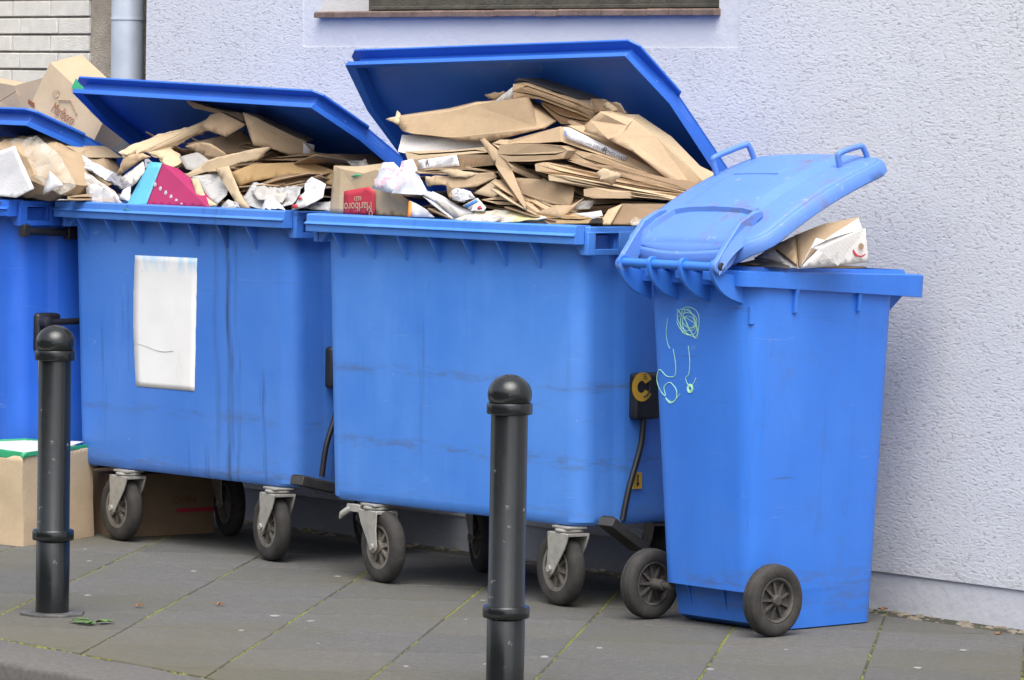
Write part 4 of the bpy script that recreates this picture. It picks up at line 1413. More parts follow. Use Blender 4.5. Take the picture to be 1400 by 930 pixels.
# ================================================================== bollards
def make_bollard(F0, label):
    root = empty('bollard', None, F0, 0)
    tag(root, label, 'bollard', 'cast bollards along the kerb')
    mb = MB()
    mb.lathe([(0.047, 0.012), (0.047, 0.215), (0.0455, 0.217), (0.0455, 0.715), (0.044, 0.72)], n=36)
    mb.build('post', 'bollard', root, smooth=40)
    mb = MB()
    mb.lathe([(0.047, 0.212), (0.057, 0.213), (0.058, 0.216), (0.058, 0.238), (0.056, 0.241), (0.046, 0.2415)], n=36)
    mb.build('collar', 'bollard', root, smooth=35)
    mb = MB()
    mb.lathe([(0.045, 0.714), (0.0555, 0.715), (0.0565, 0.718), (0.0565, 0.739), (0.055, 0.742), (0.047, 0.743)], n=36)
    mb.build('neck_ring', 'bollard', root, smooth=35)
    mb = MB()
    pr = []
    for k in range(15):
        a = R(-24) + k / 14 * R(110)
        pr.append((0.0548 * math.cos(a), 0.763 + 0.0495 * math.sin(a)))
    mb.lathe(pr, n=36)
    mb.build('ball_cap', 'bollard', root, smooth=50)
    mb = MB()
    mb.loft([[(0.094 * math.cos(a), 0.094 * math.sin(a), z) for a in [R(22.5) + k * R(45) for k in range(8)]] for z in (-0.004, 0.011)])
    mb.build('foot_plate', 'foot', root, smooth=0, bevel=0.003)
    return root
make_bollard(Vector((-1.271, 12.20, -0.004)), 'dark grey ball-topped bollard in front of the tan carton on the pavement')
make_bollard(Vector((-0.003, 10.76, -0.03)), 'dark grey ball-topped bollard in front of the faded blue container')

# ================================================================== paper and cardboard
def z1(x, y, d): return (x / 3.578, 60 + y / 3.578, d)
def z2(x, y, d): return (100 + x / 3.043, 90 + y / 3.043, d)
def z3(x, y, d): return (440 + x / 3.576, 60 + y / 3.576, d)
def z4(x, y, d): return (700 + x / 3.577, 60 + y / 3.577, d)
def z5(x, y, d): return (830 + x / 3.043, 180 + y / 3.043, d)
def z5b(x, y, d): return z5(x, y, 0.06 + (d - 0.06) * 0.5)
def z8(x, y, d): return (440 + x / 7.75, 190 + y / 7.75, d)
def P(F, q):
    return F.at(*q)
SEED = [0]
def crumple(bm, amp, freq, tear, seed, folds=0, ridged=False):
    off = Vector((seed * 3.7, seed * 1.3, seed * 2.1))
    rnd_ = random.Random(seed)
    nrm = Vector()
    for f in bm.faces:
        n_ = f.normal * f.calc_area()
        nrm += n_ if n_.dot(nrm) >= 0 else -n_
    nrm = nrm.normalized() if nrm.length > 1e-6 else Vector((0, -1, 0))
    cre = []
    for _ in range(folds):
        d_ = Vector((rnd_.uniform(-1, 1), rnd_.uniform(-1, 1), rnd_.uniform(-1, 1)))
        d_ = (d_ - nrm * d_.dot(nrm)).normalized()
        cre.append((d_, rnd_.uniform(-0.03, 0.06), rnd_.choice((-1, 1)) * rnd_.uniform(0.04, 0.11)))
    edge = {v for v in bm.verts if v.is_boundary}
    for v in bm.verts:
        p = v.co.copy()
        for d_, o_, sl in cre:
            v.co += nrm * max(0.0, p.dot(d_) - o_) * sl
        if ridged:
            r_ = 0.6 - 2.2 * abs(noise.noise(p * freq + off)) + 0.5 - 1.6 * abs(noise.noise(p * freq * 2.3 + off))
            v.co += nrm * (r_ * amp) + noise.noise_vector(p * freq + off) * amp * 0.3
        else:
            v.co += nrm * noise.noise(p * freq + off) * amp + noise.noise_vector(p * freq * 2.7 + off) * amp * 0.3
        if tear and v in edge:
            j_ = noise.noise_vector(p * 34 + off) + noise.noise_vector(p * 95 + off) * 0.8
            v.co += (j_ - nrm * j_.dot(nrm) * 0.5) * tear
def mesh_thing(name, verts, faces, m, label, cat, th=0.0045, amp=0.004, freq=7.0, tear=0.0, sub=0.03, group=None, parent=None, smooth=14, solid=True):
    """one sheet or folded carton: faces over shared points, cut finer, warped and given board thickness"""
    SEED[0] += 1
    used = sorted({i for f in faces for i in f})
    verts = [verts[i] for i in used]
    faces = [tuple(used.index(i) for i in f) for f in faces]
    cen = sum((Vector(v) for v in verts), Vector()) / len(verts)
    bm = bmesh.new()
    vs = [bm.verts.new(Vector(v) - cen) for v in verts]
    for f in faces:
        bm.faces.new([vs[i] for i in f])
    bmesh.ops.recalc_face_normals(bm, faces=bm.faces)
    bmesh.ops.triangulate(bm, faces=bm.faces, ngon_method='EAR_CLIP')
    for _ in range(6):
        long_ = [e for e in bm.edges if e.calc_length() > sub]
        if not long_:
            break
        bmesh.ops.subdivide_edges(bm, edges=long_, cuts=1)
        bmesh.ops.triangulate(bm, faces=bm.faces)
    bm.normal_update()
    pap = cat in ('paper', 'newspaper', 'magazine', 'leaflets', 'flyers', 'film', 'bag', 'bundle')
    crumple(bm, amp * (0.72 if pap else 0.22 if solid else 0.04), freq, tear, SEED[0], folds=0 if (amp < 0.0021 or not solid) else (1 if pap else 2), ridged=pap)
    me = bpy.data.meshes.new(name)
    bm.to_mesh(me)
    bm.free()
    me.materials.append(M[m])
    o = bpy.data.objects.new(name, me)
    COL.objects.link(o)
    finish(me, 26 if pap else (smooth if parent or smooth > 40 else 6))
    if solid:
        s = o.modifiers.new('thickness', 'SOLIDIFY')
        s.thickness = th
        s.offset = 0
    if parent:
        o.parent = parent
        o.location = cen
    else:
        o.location = cen
        tag(o, label, cat, group)
    if tear and cat == 'cardboard' and not parent:
        rim_ = [(Vector(v) - cen) for v in verts]
        big_ = [p * 1.035 + Vector((0, 0.004, 0)) for p in rim_]
        mesh_thing('torn_liner', big_, faces, 'liner', None, None, th=.0012, amp=0.0015, tear=tear * 1.6, parent=o, sub=0.018)
        o.children[-1].location = sum(big_, Vector()) / len(big_)
    return o, cen
def sheet(F, name, pts, m, label, cat='cardboard', **kw):
    v = [P(F, q) for q in pts]
    return mesh_thing(name, v, [tuple(range(len(v)))], m, label, cat, **kw)
def slab(F, name, pts, depth, m, label, cat='cardboard', dz=0.0, dx=0.0, **kw):
    """flattened carton: a front edge outline carried back into the heap"""
    if name == 'flattened_carton' and len(pts) > 4:
        li = min(range(len(pts)), key=lambda i: pts[i][0])
        ri = max(range(len(pts)), key=lambda i: pts[i][0])
        n = len(pts)
        c1 = [pts[(li + k) % n] for k in range((ri - li) % n + 1)]
        c2 = [pts[(li - k) % n] for k in range((li - ri) % n + 1)]
        def on(ch, x):
            for p, q in zip(ch, ch[1:]):
                if p[0] <= x <= q[0] and q[0] > p[0]:
                    t = (x - p[0]) / (q[0] - p[0])
                    return tuple(lerp(p[i], q[i], t) for i in range(3))
            return ch[-1]
        L_, R_ = pts[li], pts[ri]
        rn = random.Random(SEED[0] + 5)
        sp = rn.uniform(0.38, 0.66)
        mids = [lerp(L_[0], R_[0], k / 6) for k in range(1, 6)]
        mc_ = []
        for x in mids:
            p, q = on(c1, x), on(c2, x)
            mc_.append(P(F, tuple(lerp(p[i], q[i], sp) for i in range(3))))
        up1, up2 = [P(F, q) for q in c1], [P(F, q) for q in c2]
        sgn = 1 if sum(p.z for p in up1) / len(up1) > sum(p.z for p in up2) / len(up2) else -1
        g1 = [p + Vector((0, 0, 0.0022 * sgn)) for p in mc_]
        g2 = [p - Vector((0, 0, 0.0022 * sgn)) for p in mc_]
        A1 = up1 + g1[::-1]
        A2 = up2[1:-1]
        off = F.n * depth + F.e * dx + Vector((0, 0, dz))
        verts, faces = [], []
        idx = {}
        def vid(p):
            k = (round(p.x, 6), round(p.y, 6), round(p.z, 6))
            if k not in idx:
                idx[k] = len(verts)
                verts.append(p)
            return idx[k]
        for loop in (A1, [up1[0]] + up2[1:-1] + [up1[-1]] + g2[::-1]):
            f0 = [vid(p) for p in loop]
            f1 = [vid(p + off) for p in loop]
            faces += [tuple(f0), tuple(f1[::-1])]
            m_ = len(loop)
            faces += [(f0[i], f0[(i + 1) % m_], f1[(i + 1) % m_], f1[i]) for i in range(m_)]
        kw.setdefault('amp', 0.003)
        return mesh_thing(name, verts, faces, m, label, cat, solid=False, **kw)
    a = [P(F, q) for q in pts]
    b = [p + F.n * depth + F.e * dx + Vector((0, 0, dz)) for p in a]
    n = len(a)
    fs = [tuple(range(n)), tuple(range(2 * n - 1, n - 1, -1))] + [(i, (i + 1) % n, n + (i + 1) % n, n + i) for i in range(n)]
    kw.setdefault('amp', 0.003)
    return mesh_thing(name, a + b, fs, m, label, cat, solid=False, **kw)
def facets(F, name, pts, faces, m, label, cat='cardboard', **kw):
    v = [P(F, q) for q in pts]
    return mesh_thing(name, v, faces, m, label, cat, **kw)
def patch(F, name, pts, m, parent_, lift=0.004, th=0.0012):
    """print or label lying on a face of its thing (shares the face's corners, lifted towards the viewer's side of the face)"""
    par, cen = parent_
    v = [P(F, q) - F.n * lift - cen for q in pts]
    return mesh_thing(name, v, [tuple(range(len(v)))], m, None, None, th=th, amp=0.0, parent=par)[0]
def words(F, body, parent_, q, right, up, size, m, sx=1.0, lift=0.006):
    par, cen = parent_
    o = P(F, q)
    r_ = P(F, right) - o
    u_ = P(F, up) - o
    return text_on('lettering', body, size, m, par, o - cen - F.n * lift, r_, u_, sx, 0.0)

# ---------------------------------------------------------------- heap in the faded container
B = FB
CARD = 'cardboard in the faded container'
sheet(B, 'cardboard_flap', [z4(150, 202, .36), z4(232, 198, .36), z4(330, 272, .38), z4(330, 300, .38), z4(200, 250, .37)], 'card_dark', 'small dark brown flap sticking up behind the black-topped carton stack', tear=.002)
slab(B, 'flattened_carton', [z4(8, 180, .27), z4(35, 167, .27), z4(230, 234, .30), z4(330, 272, .33), z4(326, 282, .33), z4(215, 246, .30), z4(30, 184, .27)], .20, 'black_board', 'flattened carton with black printed face topping the highest stack', dx=.05)
slab(B, 'flattened_carton', [z4(5, 197, .26), z4(52, 190, .26), z4(330, 288, .31), z4(405, 332, .34), z4(398, 350, .34), z4(320, 308, .31), z4(48, 212, .26), z4(4, 230, .26)], .22, 'card', 'slanting flattened carton right under the black-faced one', dx=.05)
slab(B, 'flattened_carton', [z4(4, 234, .25), z4(48, 216, .25), z4(320, 312, .30), z4(395, 356, .33), z4(384, 370, .33), z4(300, 332, .30), z4(140, 272, .27), z4(60, 264, .26), z4(4, 268, .25)], .22, 'card_mid', 'third flattened carton down in the slanting top stack', dx=.05)
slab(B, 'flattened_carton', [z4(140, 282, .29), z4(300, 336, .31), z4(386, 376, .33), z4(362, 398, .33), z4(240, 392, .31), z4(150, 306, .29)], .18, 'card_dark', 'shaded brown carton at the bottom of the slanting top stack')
o = sheet(B, 'printed_card', [z3(828, 294, .24), z3(890, 245, .25), z3(933, 212, .26), z3(933, 272, .26), z3(880, 284, .25)], 'paper_grey', 'small grey printed card at the left end of the top stack', 'card', amp=.001)
sheet(B, 'torn_cardboard', [z3(798, 250, .29), z3(850, 240, .29), z3(892, 230, .29), z3(884, 252, .29), z3(842, 276, .29)], 'card_mid', 'torn brown tip poking out left of the top stack', tear=.003)
# the long bowed carton
bow = facets(B, 'long_carton', [z3(352, 366, .13), z3(520, 346, .14), z3(625, 334, .15), z3(742, 300, .16), z3(990, 262, .17), z3(1048, 398, .17), z3(1084, 406, .17), z3(820, 470, .15), z3(600, 457, .13), z3(440, 440, .12), z3(395, 426, .12), z3(1168, 380, .36), z3(1030, 285, .34), z3(380, 352, .30), z3(620, 318, .32), z3(760, 284, .33)],
    [(0, 1, 2, 3, 4, 5, 6, 7, 8, 9, 10), (4, 12, 11, 6, 5), (0, 13, 14, 2, 1), (2, 14, 15, 3), (3, 15, 12, 4)], 'card', 'long bowed tan carton jutting out left under the open lid', amp=.004, group=CARD)
for k in range(3):
    words(B, ('- --- -- ----', '--- -- --- --', '-- ----')[k], bow, z3(418 - 4 * k, 378 + 15 * k, .118), z3(470, 372 + 15 * k, .12), z3(418, 350, .12), .011, 'faint_ink', .9, .004)
sheet(B, 'torn_cardboard', [z3(316, 368, .12), z3(360, 358, .13), z3(366, 328, .14), z3(382, 340, .14), z3(384, 356, .14), z3(376, 398, .12)], 'card_pale', 'small torn corner flap at the left tip of the long bowed carton', tear=.002)
wb_ = slab(B, 'white_carton', [z3(372, 527, .12), z3(392, 445, .15), z3(600, 458, .16), z3(782, 470, .18), z3(790, 508, .18), z3(640, 520, .15), z3(405, 535, .12)], .25, 'white_board', 'flat white carton under the long bowed tan one')
slab(B, 'flattened_carton', [z3(406, 526, .11), z3(640, 520, .13), z3(800, 504, .15), z3(815, 530, .15), z3(660, 543, .12), z3(450, 566, .10), z3(420, 570, .10)], .25, 'card_pale', 'pale flattened carton sandwiched under the white carton')
lc = slab(B, 'labelled_carton', [z3(430, 568, .085), z3(670, 541, .10), z3(832, 545, .12), z3(838, 592, .12), z3(690, 606, .095), z3(474, 616, .08)], .22, 'card_mid', 'tan carton with white address label and stamped number', amp=.001)
patch(B, 'address_label', [z3(474, 570, .082), z3(664, 543, .098), z3(680, 597, .095), z3(490, 613, .08)], 'label', lc, .005)
words(B, 'R', lc, z3(527, 582, .085), z3(600, 573, .09), z3(522, 550, .085), .026, 'black_ink', .9, .010)
for k in range(4):
    words(B, 'IIIIIIIIIII' if k == 3 else '--- ---- --', lc, z3(575 + (50 if k == 3 else 0), 562 + 12 * k if k < 3 else 574, .09), z3(640, 553 + 12 * k if k < 3 else 566, .093), z3(570, 530, .09), .010 if k < 3 else .020, 'grey_ink', .8, .0075)
words(B, 'F:94967', lc, z3(752, 578, .108), z3(820, 571, .115), z3(748, 548, .108), .030, 'faint_ink', .95, .006)
# the middle cartons running back to the right
cl = slab(B, 'labelled_carton', [z4(-20, 474, .10), z4(235, 404, .13), z4(275, 400, .14), z4(420, 470, .20), z4(574, 552, .26), z4(790, 660, .34), z4(806, 690, .34), z4(600, 606, .25), z4(400, 532, .18), z4(240, 478, .12), z4(130, 484, .11), z4(-20, 489, .10)], .22, 'card', 'long tan carton carrying a white printed strip label', amp=.0015)
patch(B, 'strip_label', [z4(256, 408, .128), z4(290, 411, .135), z4(572, 549, .258), z4(560, 577, .252), z4(420, 520, .19), z4(272, 462, .128)], 'label', cl, .006)
def pl_d(p0, p1, p2):
    def f(x, y):
        (x0, y0, d0), (x1, y1, d1), (x2, y2, d2) = p0, p1, p2
        det = (x1 - x0) * (y2 - y0) - (x2 - x0) * (y1 - y0)
        u = ((x - x0) * (y2 - y0) - (x2 - x0) * (y - y0)) / det
        v = ((x1 - x0) * (y - y0) - (x - x0) * (y1 - y0)) / det
        return d0 + u * (d1 - d0) + v * (d2 - d0)
    return f
sl_ = pl_d((256, 408, .128), (572, 549, .258), (272, 462, .128))
def zs(x, y):
    return z4(x, y, sl_(x, y))
for t_, x_, y_, sz_, ink_ in (('KENGUARD', 515, 543, .014, 'black_ink'), ('R', 470, 522, .024, 'black_ink'), ('000 57512', 418, 500, .012, 'black_ink'), ('IIIIIIII', 340, 466, .016, 'grey_ink'), ('G :', 284, 443, .018, 'blue_ink')):
    words(B, t_, cl, zs(x_, y_), zs(x_ + 38, y_ + 18), zs(x_ + 9, y_ - 24), sz_, ink_, 1.0, .013)
slab(B, 'flattened_carton', [z4(-60, 492, .09), z4(110, 488, .10), z4(242, 500, .11), z4(272, 522, .115), z4(250, 560, .11), z4(100, 575, .095), z4(-20, 576, .085), z4(-70, 540, .085)], .20, 'card', 'crushed tan carton end with a folded lip under the strip-labelled carton', amp=.007, freq=14)
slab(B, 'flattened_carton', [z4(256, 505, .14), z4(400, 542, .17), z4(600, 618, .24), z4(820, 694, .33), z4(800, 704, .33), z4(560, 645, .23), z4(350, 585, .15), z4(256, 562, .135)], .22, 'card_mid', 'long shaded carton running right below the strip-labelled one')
slab(B, 'flattened_carton', [z4(270, 572, .12), z4(500, 605, .18), z4(800, 690, .30), z4(872, 722, .33), z4(600, 668, .21), z4(350, 598, .13)], .20, 'card_dark', 'thin dark carton edge between two long tan ones')
big = facets(B, 'folded_carton', [z4(352, 430, .16), z4(382, 374, .17), z4(430, 334, .18), z4(562, 400, .24), z4(540, 442, .22), z4(470, 468, .19), z4(592, 372, .27), z4(700, 452, .32), z4(944, 690, .42), z4(897, 722, .40), z4(760, 662, .32), z4(600, 532, .23), z4(540, 330, .40), z4(930, 690, .52)],
    [(0, 1, 2, 3, 4, 5), (3, 6, 7, 8, 9, 10, 11, 5, 4), (2, 12, 6, 3), (6, 12, 13, 8, 7)], 'card', 'large folded carton leaning steeply to the right against the lid', amp=.002)
slab(B, 'flattened_carton', [z4(560, 345, .30), z4(720, 452, .36), z4(948, 686, .45), z4(938, 692, .45), z4(700, 470, .34), z4(585, 385, .29)], .05, 'card_pale', 'pale edge of the carton behind the steep folded one')
sheet(B, 'torn_cardboard', [z4(388, 272, .31), z4(450, 276, .32), z4(526, 298, .33), z4(578, 370, .34), z4(568, 396, .33), z4(500, 372, .31), z4(430, 333, .30), z4(402, 330, .30)], 'card_dark', 'torn brown flap above the steep folded carton', tear=.004, amp=.008)
sheet(B, 'torn_cardboard', [z4(438, 300, .29), z4(470, 282, .29), z4(520, 320, .30), z4(490, 335, .29), z4(462, 315, .29)], 'card_pale', 'pale peeled scrap hanging on the torn brown flap', tear=.003, amp=.006)
sheet(B, 'cardboard_flap', [z4(325, 430, .19), z4(270, 380, .20), z4(290, 376, .22), z4(352, 400, .22), z4(375, 380, .21), z4(345, 440, .18)], 'card_dark', 'dark flap wedged between the strip-labelled carton and steep carton', amp=.006)
slab(B, 'flattened_carton', [z4(112, 588, .07), z4(150, 580, .08), z4(430, 638, .15), z4(700, 690, .25), z4(884, 736, .33), z4(862, 756, .33), z4(650, 722, .23), z4(300, 662, .11), z4(116, 622, .07)], .20, 'card', 'longest flat carton sloping right across the middle of the heap', amp=.003)
slab(B, 'flattened_carton', [z4(178, 640, .065), z4(240, 645, .08), z4(520, 700, .16), z4(800, 754, .28), z4(832, 771, .29), z4(600, 747, .19), z4(180, 668, .065)], .20, 'card_pale', 'thin pale carton edge below the longest flat carton', amp=.002)
sheet(B, 'torn_cardboard', [z4(412, 635, .12), z4(448, 614, .13), z4(530, 640, .15), z4(492, 692, .14), z4(432, 664, .12)], 'card_pale', 'small pale scrap folded over the longest flat carton', tear=.003, amp=.006)
slab(B, 'rolled_cardboard', [z4(350, 712, .09), z4(395, 704, .10), z4(500, 724, .12), z4(502, 756, .12), z4(400, 756, .10), z4(352, 744, .09)], .14, 'card', 'short crumpled cardboard roll below the pale carton edge', amp=.007, freq=16)
sheet(B, 'brown_cardboard', [z4(4, 655, .09), z4(150, 664, .10), z4(302, 700, .12), z4(287, 792, .10), z4(160, 778, .085), z4(18, 722, .08)], 'card_mid', 'upright brown cardboard panel above the crumpled newspapers', amp=.005)
slab(B, 'flattened_carton', [z4(286, 800, .11), z4(300, 760, .14), z4(520, 765, .20), z4(800, 785, .28), z4(790, 800, .28), z4(560, 800, .2), z4(400, 830, .12), z4(290, 822, .11)], .2, 'card_dark', 'dark brown flat carton low in the heap above the open box')
sheet(B, 'cardboard_flap', [z4(118, 832, .05), z4(215, 790, .07), z4(290, 792, .09), z4(352, 755, .12), z4(300, 802, .09), z4(242, 852, .055)], 'card', 'pointed tan flap hanging over the rim near the middle', amp=.004)
slab(B, 'flattened_carton', [z4(70, 818, .045), z4(160, 828, .05), z4(300, 842, .06), z4(394, 852, .07), z4(372, 878, .065), z4(150, 880, .045), z4(20, 868, .04)], .15, 'card_orange', 'golden brown flattened carton lying on the rim beside the leaflets')
sheet(B, 'white_paper', [z4(300, 832, .075), z4(440, 820, .09), z4(450, 846, .085), z4(400, 858, .07)], 'paper', 'white sheet peeping out between carton and open box', 'paper', th=.001)
sheet(B, 'grey_card', [z4(300, 808, .10), z4(340, 768, .13), z4(412, 768, .14), z4(380, 808, .11)], 'grey_board', 'small grey card low in the heap', 'card', th=.002)
facets(B, 'open_box', [z4(444, 852, .055), z4(474, 812, .075), z4(540, 784, .10), z4(560, 790, .11), z4(720, 850, .10), z4(700, 888, .08), z4(448, 884, .05), z4(800, 786, .26), z4(810, 800, .26)],
    [(1, 2, 3, 4, 5, 6), (0, 1, 6), (2, 7, 8, 4, 3)], 'card_dark', 'open brown box on the rim next to the two-wheeled bin', amp=.002)  # shade on the box front put into the colour as darker board
sheet(B, 'cardboard_flap', [z4(443, 856, .045), z4(472, 812, .065), z4(538, 786, .09), z4(500, 850, .06), z4(482, 884, .04), z4(446, 886, .04)], 'card', 'tan left face of the open brown box', amp=.002)  # lit left face of the box, kept in lighter board than its shaded front
sheet(B, 'crumpled_wrapper', [z4(570, 862, .06), z4(600, 840, .07), z4(640, 862, .075), z4(632, 884, .06), z4(585, 886, .05)], 'film', 'scrap of clear film in front of the open brown box', 'film', amp=.01, freq=20, th=.001)
# the leaning strip in front
facets(B, 'bent_cardboard', [z3(774, 468, .085), z3(796, 462, .09), z3(860, 520, .09), z3(925, 600, .085), z3(1000, 790, .05), z3(1006, 826, .04), z3(930, 715, .06), z3(850, 592, .075), z3(1085, 664, .16), z3(1058, 682, .15), z3(930, 618, .09)],
    [(0, 1, 2, 3, 10, 4, 5, 6, 7), (2, 8, 9, 10, 3)], 'card', 'narrow bent strip standing upright across the front of the heap', amp=.004)
sheet(B, 'torn_cardboard', [z3(1058, 682, .13), z3(1085, 660, .15), z3(1116, 680, .15), z3(1112, 692, .14), z3(1070, 690, .13)], 'card_pale', 'tiny torn corrugated tip right of the bent strip', tear=.003)
slab(B, 'flattened_carton', [z3(832, 488, .11), z3(870, 468, .12), z3(1000, 492, .13), z3(985, 520, .12), z3(870, 516, .10)], .15, 'card', 'crumpled carton corner behind the bent strip', amp=.006, freq=14)
slab(B, 'flattened_carton', [z3(452, 622, .065), z3(560, 605, .07), z3(700, 602, .085), z3(850, 632, .11), z3(640, 640, .075), z3(480, 634, .06)], .15, 'card_mid', 'ragged thin carton under the address-labelled one', tear=0, amp=.005)
sheet(B, 'torn_cardboard', [z3(576, 622, .055), z3(630, 612, .065), z3(760, 636, .085), z3(700, 656, .07), z3(640, 650, .06)], 'card_pale', 'small pale torn piece below the ragged thin carton', tear=.003)
facets(B, 'crushed_box', [z3(608, 682, .055), z3(632, 645, .07), z3(850, 634, .11), z3(866, 660, .11), z3(760, 702, .08), z3(640, 708, .06), z3(625, 760, .05), z3(616, 740, .05)], [(0, 1, 2, 3, 4, 5), (0, 5, 6, 7)], 'card', 'small crushed tan box above the white crumpled paper', amp=.006, freq=12)
sheet(B, 'torn_cardboard', [z3(504, 656, .055), z3(560, 648, .065), z3(636, 650, .07), z3(612, 692, .055), z3(560, 685, .05), z3(520, 695, .05)], 'card', 'torn tan scrap beside the blue and white flyers', tear=.004, amp=.008)
sheet(B, 'cardboard_flap', [z3(748, 735, .06), z3(850, 660, .09), z3(918, 700, .09), z3(846, 756, .06)], 'card_pale', 'pale square flap left of the bent strip', amp=.004)
slab(B, 'flattened_carton', [z3(780, 762, .05), z3(880, 745, .06), z3(990, 760, .07), z3(1090, 778, .09), z3(1000, 792, .07), z3(860, 785, .05)], .15, 'card', 'ragged flat carton at the foot of the bent strip', amp=.006, freq=14)
slab(B, 'flattened_carton', [z3(800, 790, .06), z3(1010, 800, .08), z3(1090, 790, .10), z3(1060, 830, .09), z3(900, 815, .06)], .15, 'card_dark', 'dark flat carton just above the cream leaflets')
slab(B, 'flattened_carton', [z3(960, 655, .13), z3(1120, 672, .16), z3(1230, 690, .18), z3(1230, 790, .16), z3(1000, 760, .12)], .15, 'card_dark', 'dark brown carton side deep behind the upright panel')
# the printed carton standing upside down at the left end
mc = facets(B, 'cigarette_carton', [z8(92, 790, .075), z8(130, 290, .085), z8(205, 322, .075), z8(190, 790, .065), z8(330, 390, .078), z8(450, 370, .082), z8(625, 318, .088), z8(770, 560, .095), z8(945, 660, .10), z8(925, 825, .10), z8(580, 805, .085), z8(420, 300, .26), z8(700, 260, .27)],
    [(0, 1, 2, 3), (3, 2, 4, 5, 6, 7, 8, 9, 10), (1, 11, 12, 6, 5, 4, 2)], 'card_pale', 'pale carton with a red panel and upside-down white lettering', 'carton', amp=.0015)
patch(B, 'red_panel', [z8(248, 555, .070), z8(510, 508, .080), z8(574, 550, .083), z8(580, 806, .083), z8(243, 792, .069)], 'red_print', mc, .005)
words(B, 'Marlboro', mc, z8(405, 715, .076), z8(285, 720, .071), z8(405, 800, .076), .040, 'card_pale', .74, .0085)
words(B, 'RED', mc, z8(402, 628, .076), z8(330, 632, .073), z8(402, 700, .076), .019, 'card_pale', .85, .0085)
words(B, 'o', mc, z8(540, 800, .08), z8(500, 802, .08), z8(540, 830, .08), .04, 'card_pale', .9, .0085)
patch(B, 'green_tape', [z8(325, 398, .076), z8(380, 372, .078), z8(440, 376, .08), z8(380, 400, .078), z8(350, 410, .077)], 'green_tape', mc, .005)
# flyers, magazines, leaflets
fl = facets(B, 'flyers', [z8(512, 515, .035), z8(650, 250, .06), z8(765, 250, .07), z8(735, 520, .045), z8(835, 320, .07), z8(860, 245, .075), z8(962, 212, .08), z8(1002, 310, .075), z8(1000, 560, .05), z8(730, 572, .04), z8(1110, 545, .06), z8(1172, 570, .055), z8(1185, 602, .05), z8(1000, 588, .045), z8(935, 345, .06)],
    [(0, 1, 2, 4, 3, 9), (3, 4, 5, 6, 7, 14, 8, 9), (14, 7, 10, 11, 8), (8, 11, 12, 13, 9)], 'flyer', 'fan of pale blue flyers with red print over the rim end', 'flyers', th=.002, amp=.006, freq=12)
words(B, 'Uns', fl, z8(850, 465, .05), z8(890, 420, .055), z8(800, 430, .048), .038, 'pink_ink', .8, .012)
words(B, 'Res', fl, z8(655, 455, .045), z8(700, 440, .05), z8(650, 400, .045), .036, 'pink_ink', .8, .012)
sheet(B, 'magazine', [z8(1070, 602, .035), z8(1185, 572, .05), z8(1300, 620, .06), z8(1460, 720, .07), z8(1640, 810, .07), z8(1500, 835, .05)], 'paper', 'white magazine with folded cover lying open on the rim', 'magazine', th=.004, amp=.004)
sheet(B, 'magazine', [z8(1072, 606, .03), z8(1250, 700, .04), z8(1400, 845, .03), z8(1370, 842, .028), z8(1180, 700, .03)], 'magazine', 'dark-covered magazine sliding under the white one', 'magazine', th=.003, amp=.004)
sheet(B, 'magazine', [z8(1190, 640, .034), z8(1330, 690, .042), z8(1480, 800, .042), z8(1500, 845, .035), z8(1400, 842, .032)], 'grey_board', 'grey magazine between the white and dark ones', 'magazine', th=.003, amp=.004)
pk = sheet(B, 'paper_bag', [z8(935, 655, .05), z8(1010, 690, .045), z8(1110, 750, .04), z8(1195, 832, .03), z8(915, 824, .03)], 'paper', 'white packet with an orange stripe beside the red panel carton', 'packet', th=.002, amp=.003)
patch(B, 'orange_stripe', [z8(935, 660, .05), z8(968, 674, .048), z8(950, 826, .03), z8(917, 824, .03)], 'orange_print', pk, .005)
sheet(B, 'crumpled_paper', [z3(618, 720, .05), z3(660, 704, .06), z3(722, 718, .06), z3(745, 752, .05), z3(690, 768, .045), z3(632, 758, .045)], 'paper', 'crumpled white paper ball below the crushed tan box', 'paper', amp=.014, freq=24, sub=.02, th=.001)
pb_ = sheet(B, 'snack_box', [z3(690, 792, .035), z3(762, 754, .05), z3(804, 800, .05), z3(792, 818, .04), z3(730, 818, .033)], 'paper', 'small white box with blue and red print', 'box', th=.003, amp=.002)
patch(B, 'blue_print', [z3(700, 792, .036), z3(760, 760, .049), z3(768, 770, .048), z3(712, 803, .036)], 'blue_ink', pb_, .004)
patch(B, 'red_print', [z3(760, 800, .046), z3(780, 790, .048), z3(790, 806, .045), z3(770, 812, .042)], 'red_print', pb_, .004)
sheet(B, 'leaflets', [z3(640, 856, .02), z3(700, 838, .03), z3(762, 820, .045), z3(850, 812, .06), z3(980, 832, .06), z3(1085, 852, .05), z3(1110, 866, .04), z3(1000, 872, .03), z3(870, 872, .02), z3(700, 874, .015)], 'cream_print', 'cream printed leaflets spread along the rim', 'leaflets', th=.003, amp=.006, freq=14)
sheet(B, 'leaflets', [z3(690, 862, .012), z3(740, 840, .02), z3(830, 830, .03), z3(900, 852, .025), z3(850, 874, .012), z3(720, 874, .01)], 'news', 'folded newspaper tips on top of the cream leaflets', 'newspaper', th=.002, amp=.006, freq=16)
TONE = {'card': 'light tan', 'card_mid': 'mid tan', 'card_dark': 'dark brown', 'card_pale': 'pale buff'}
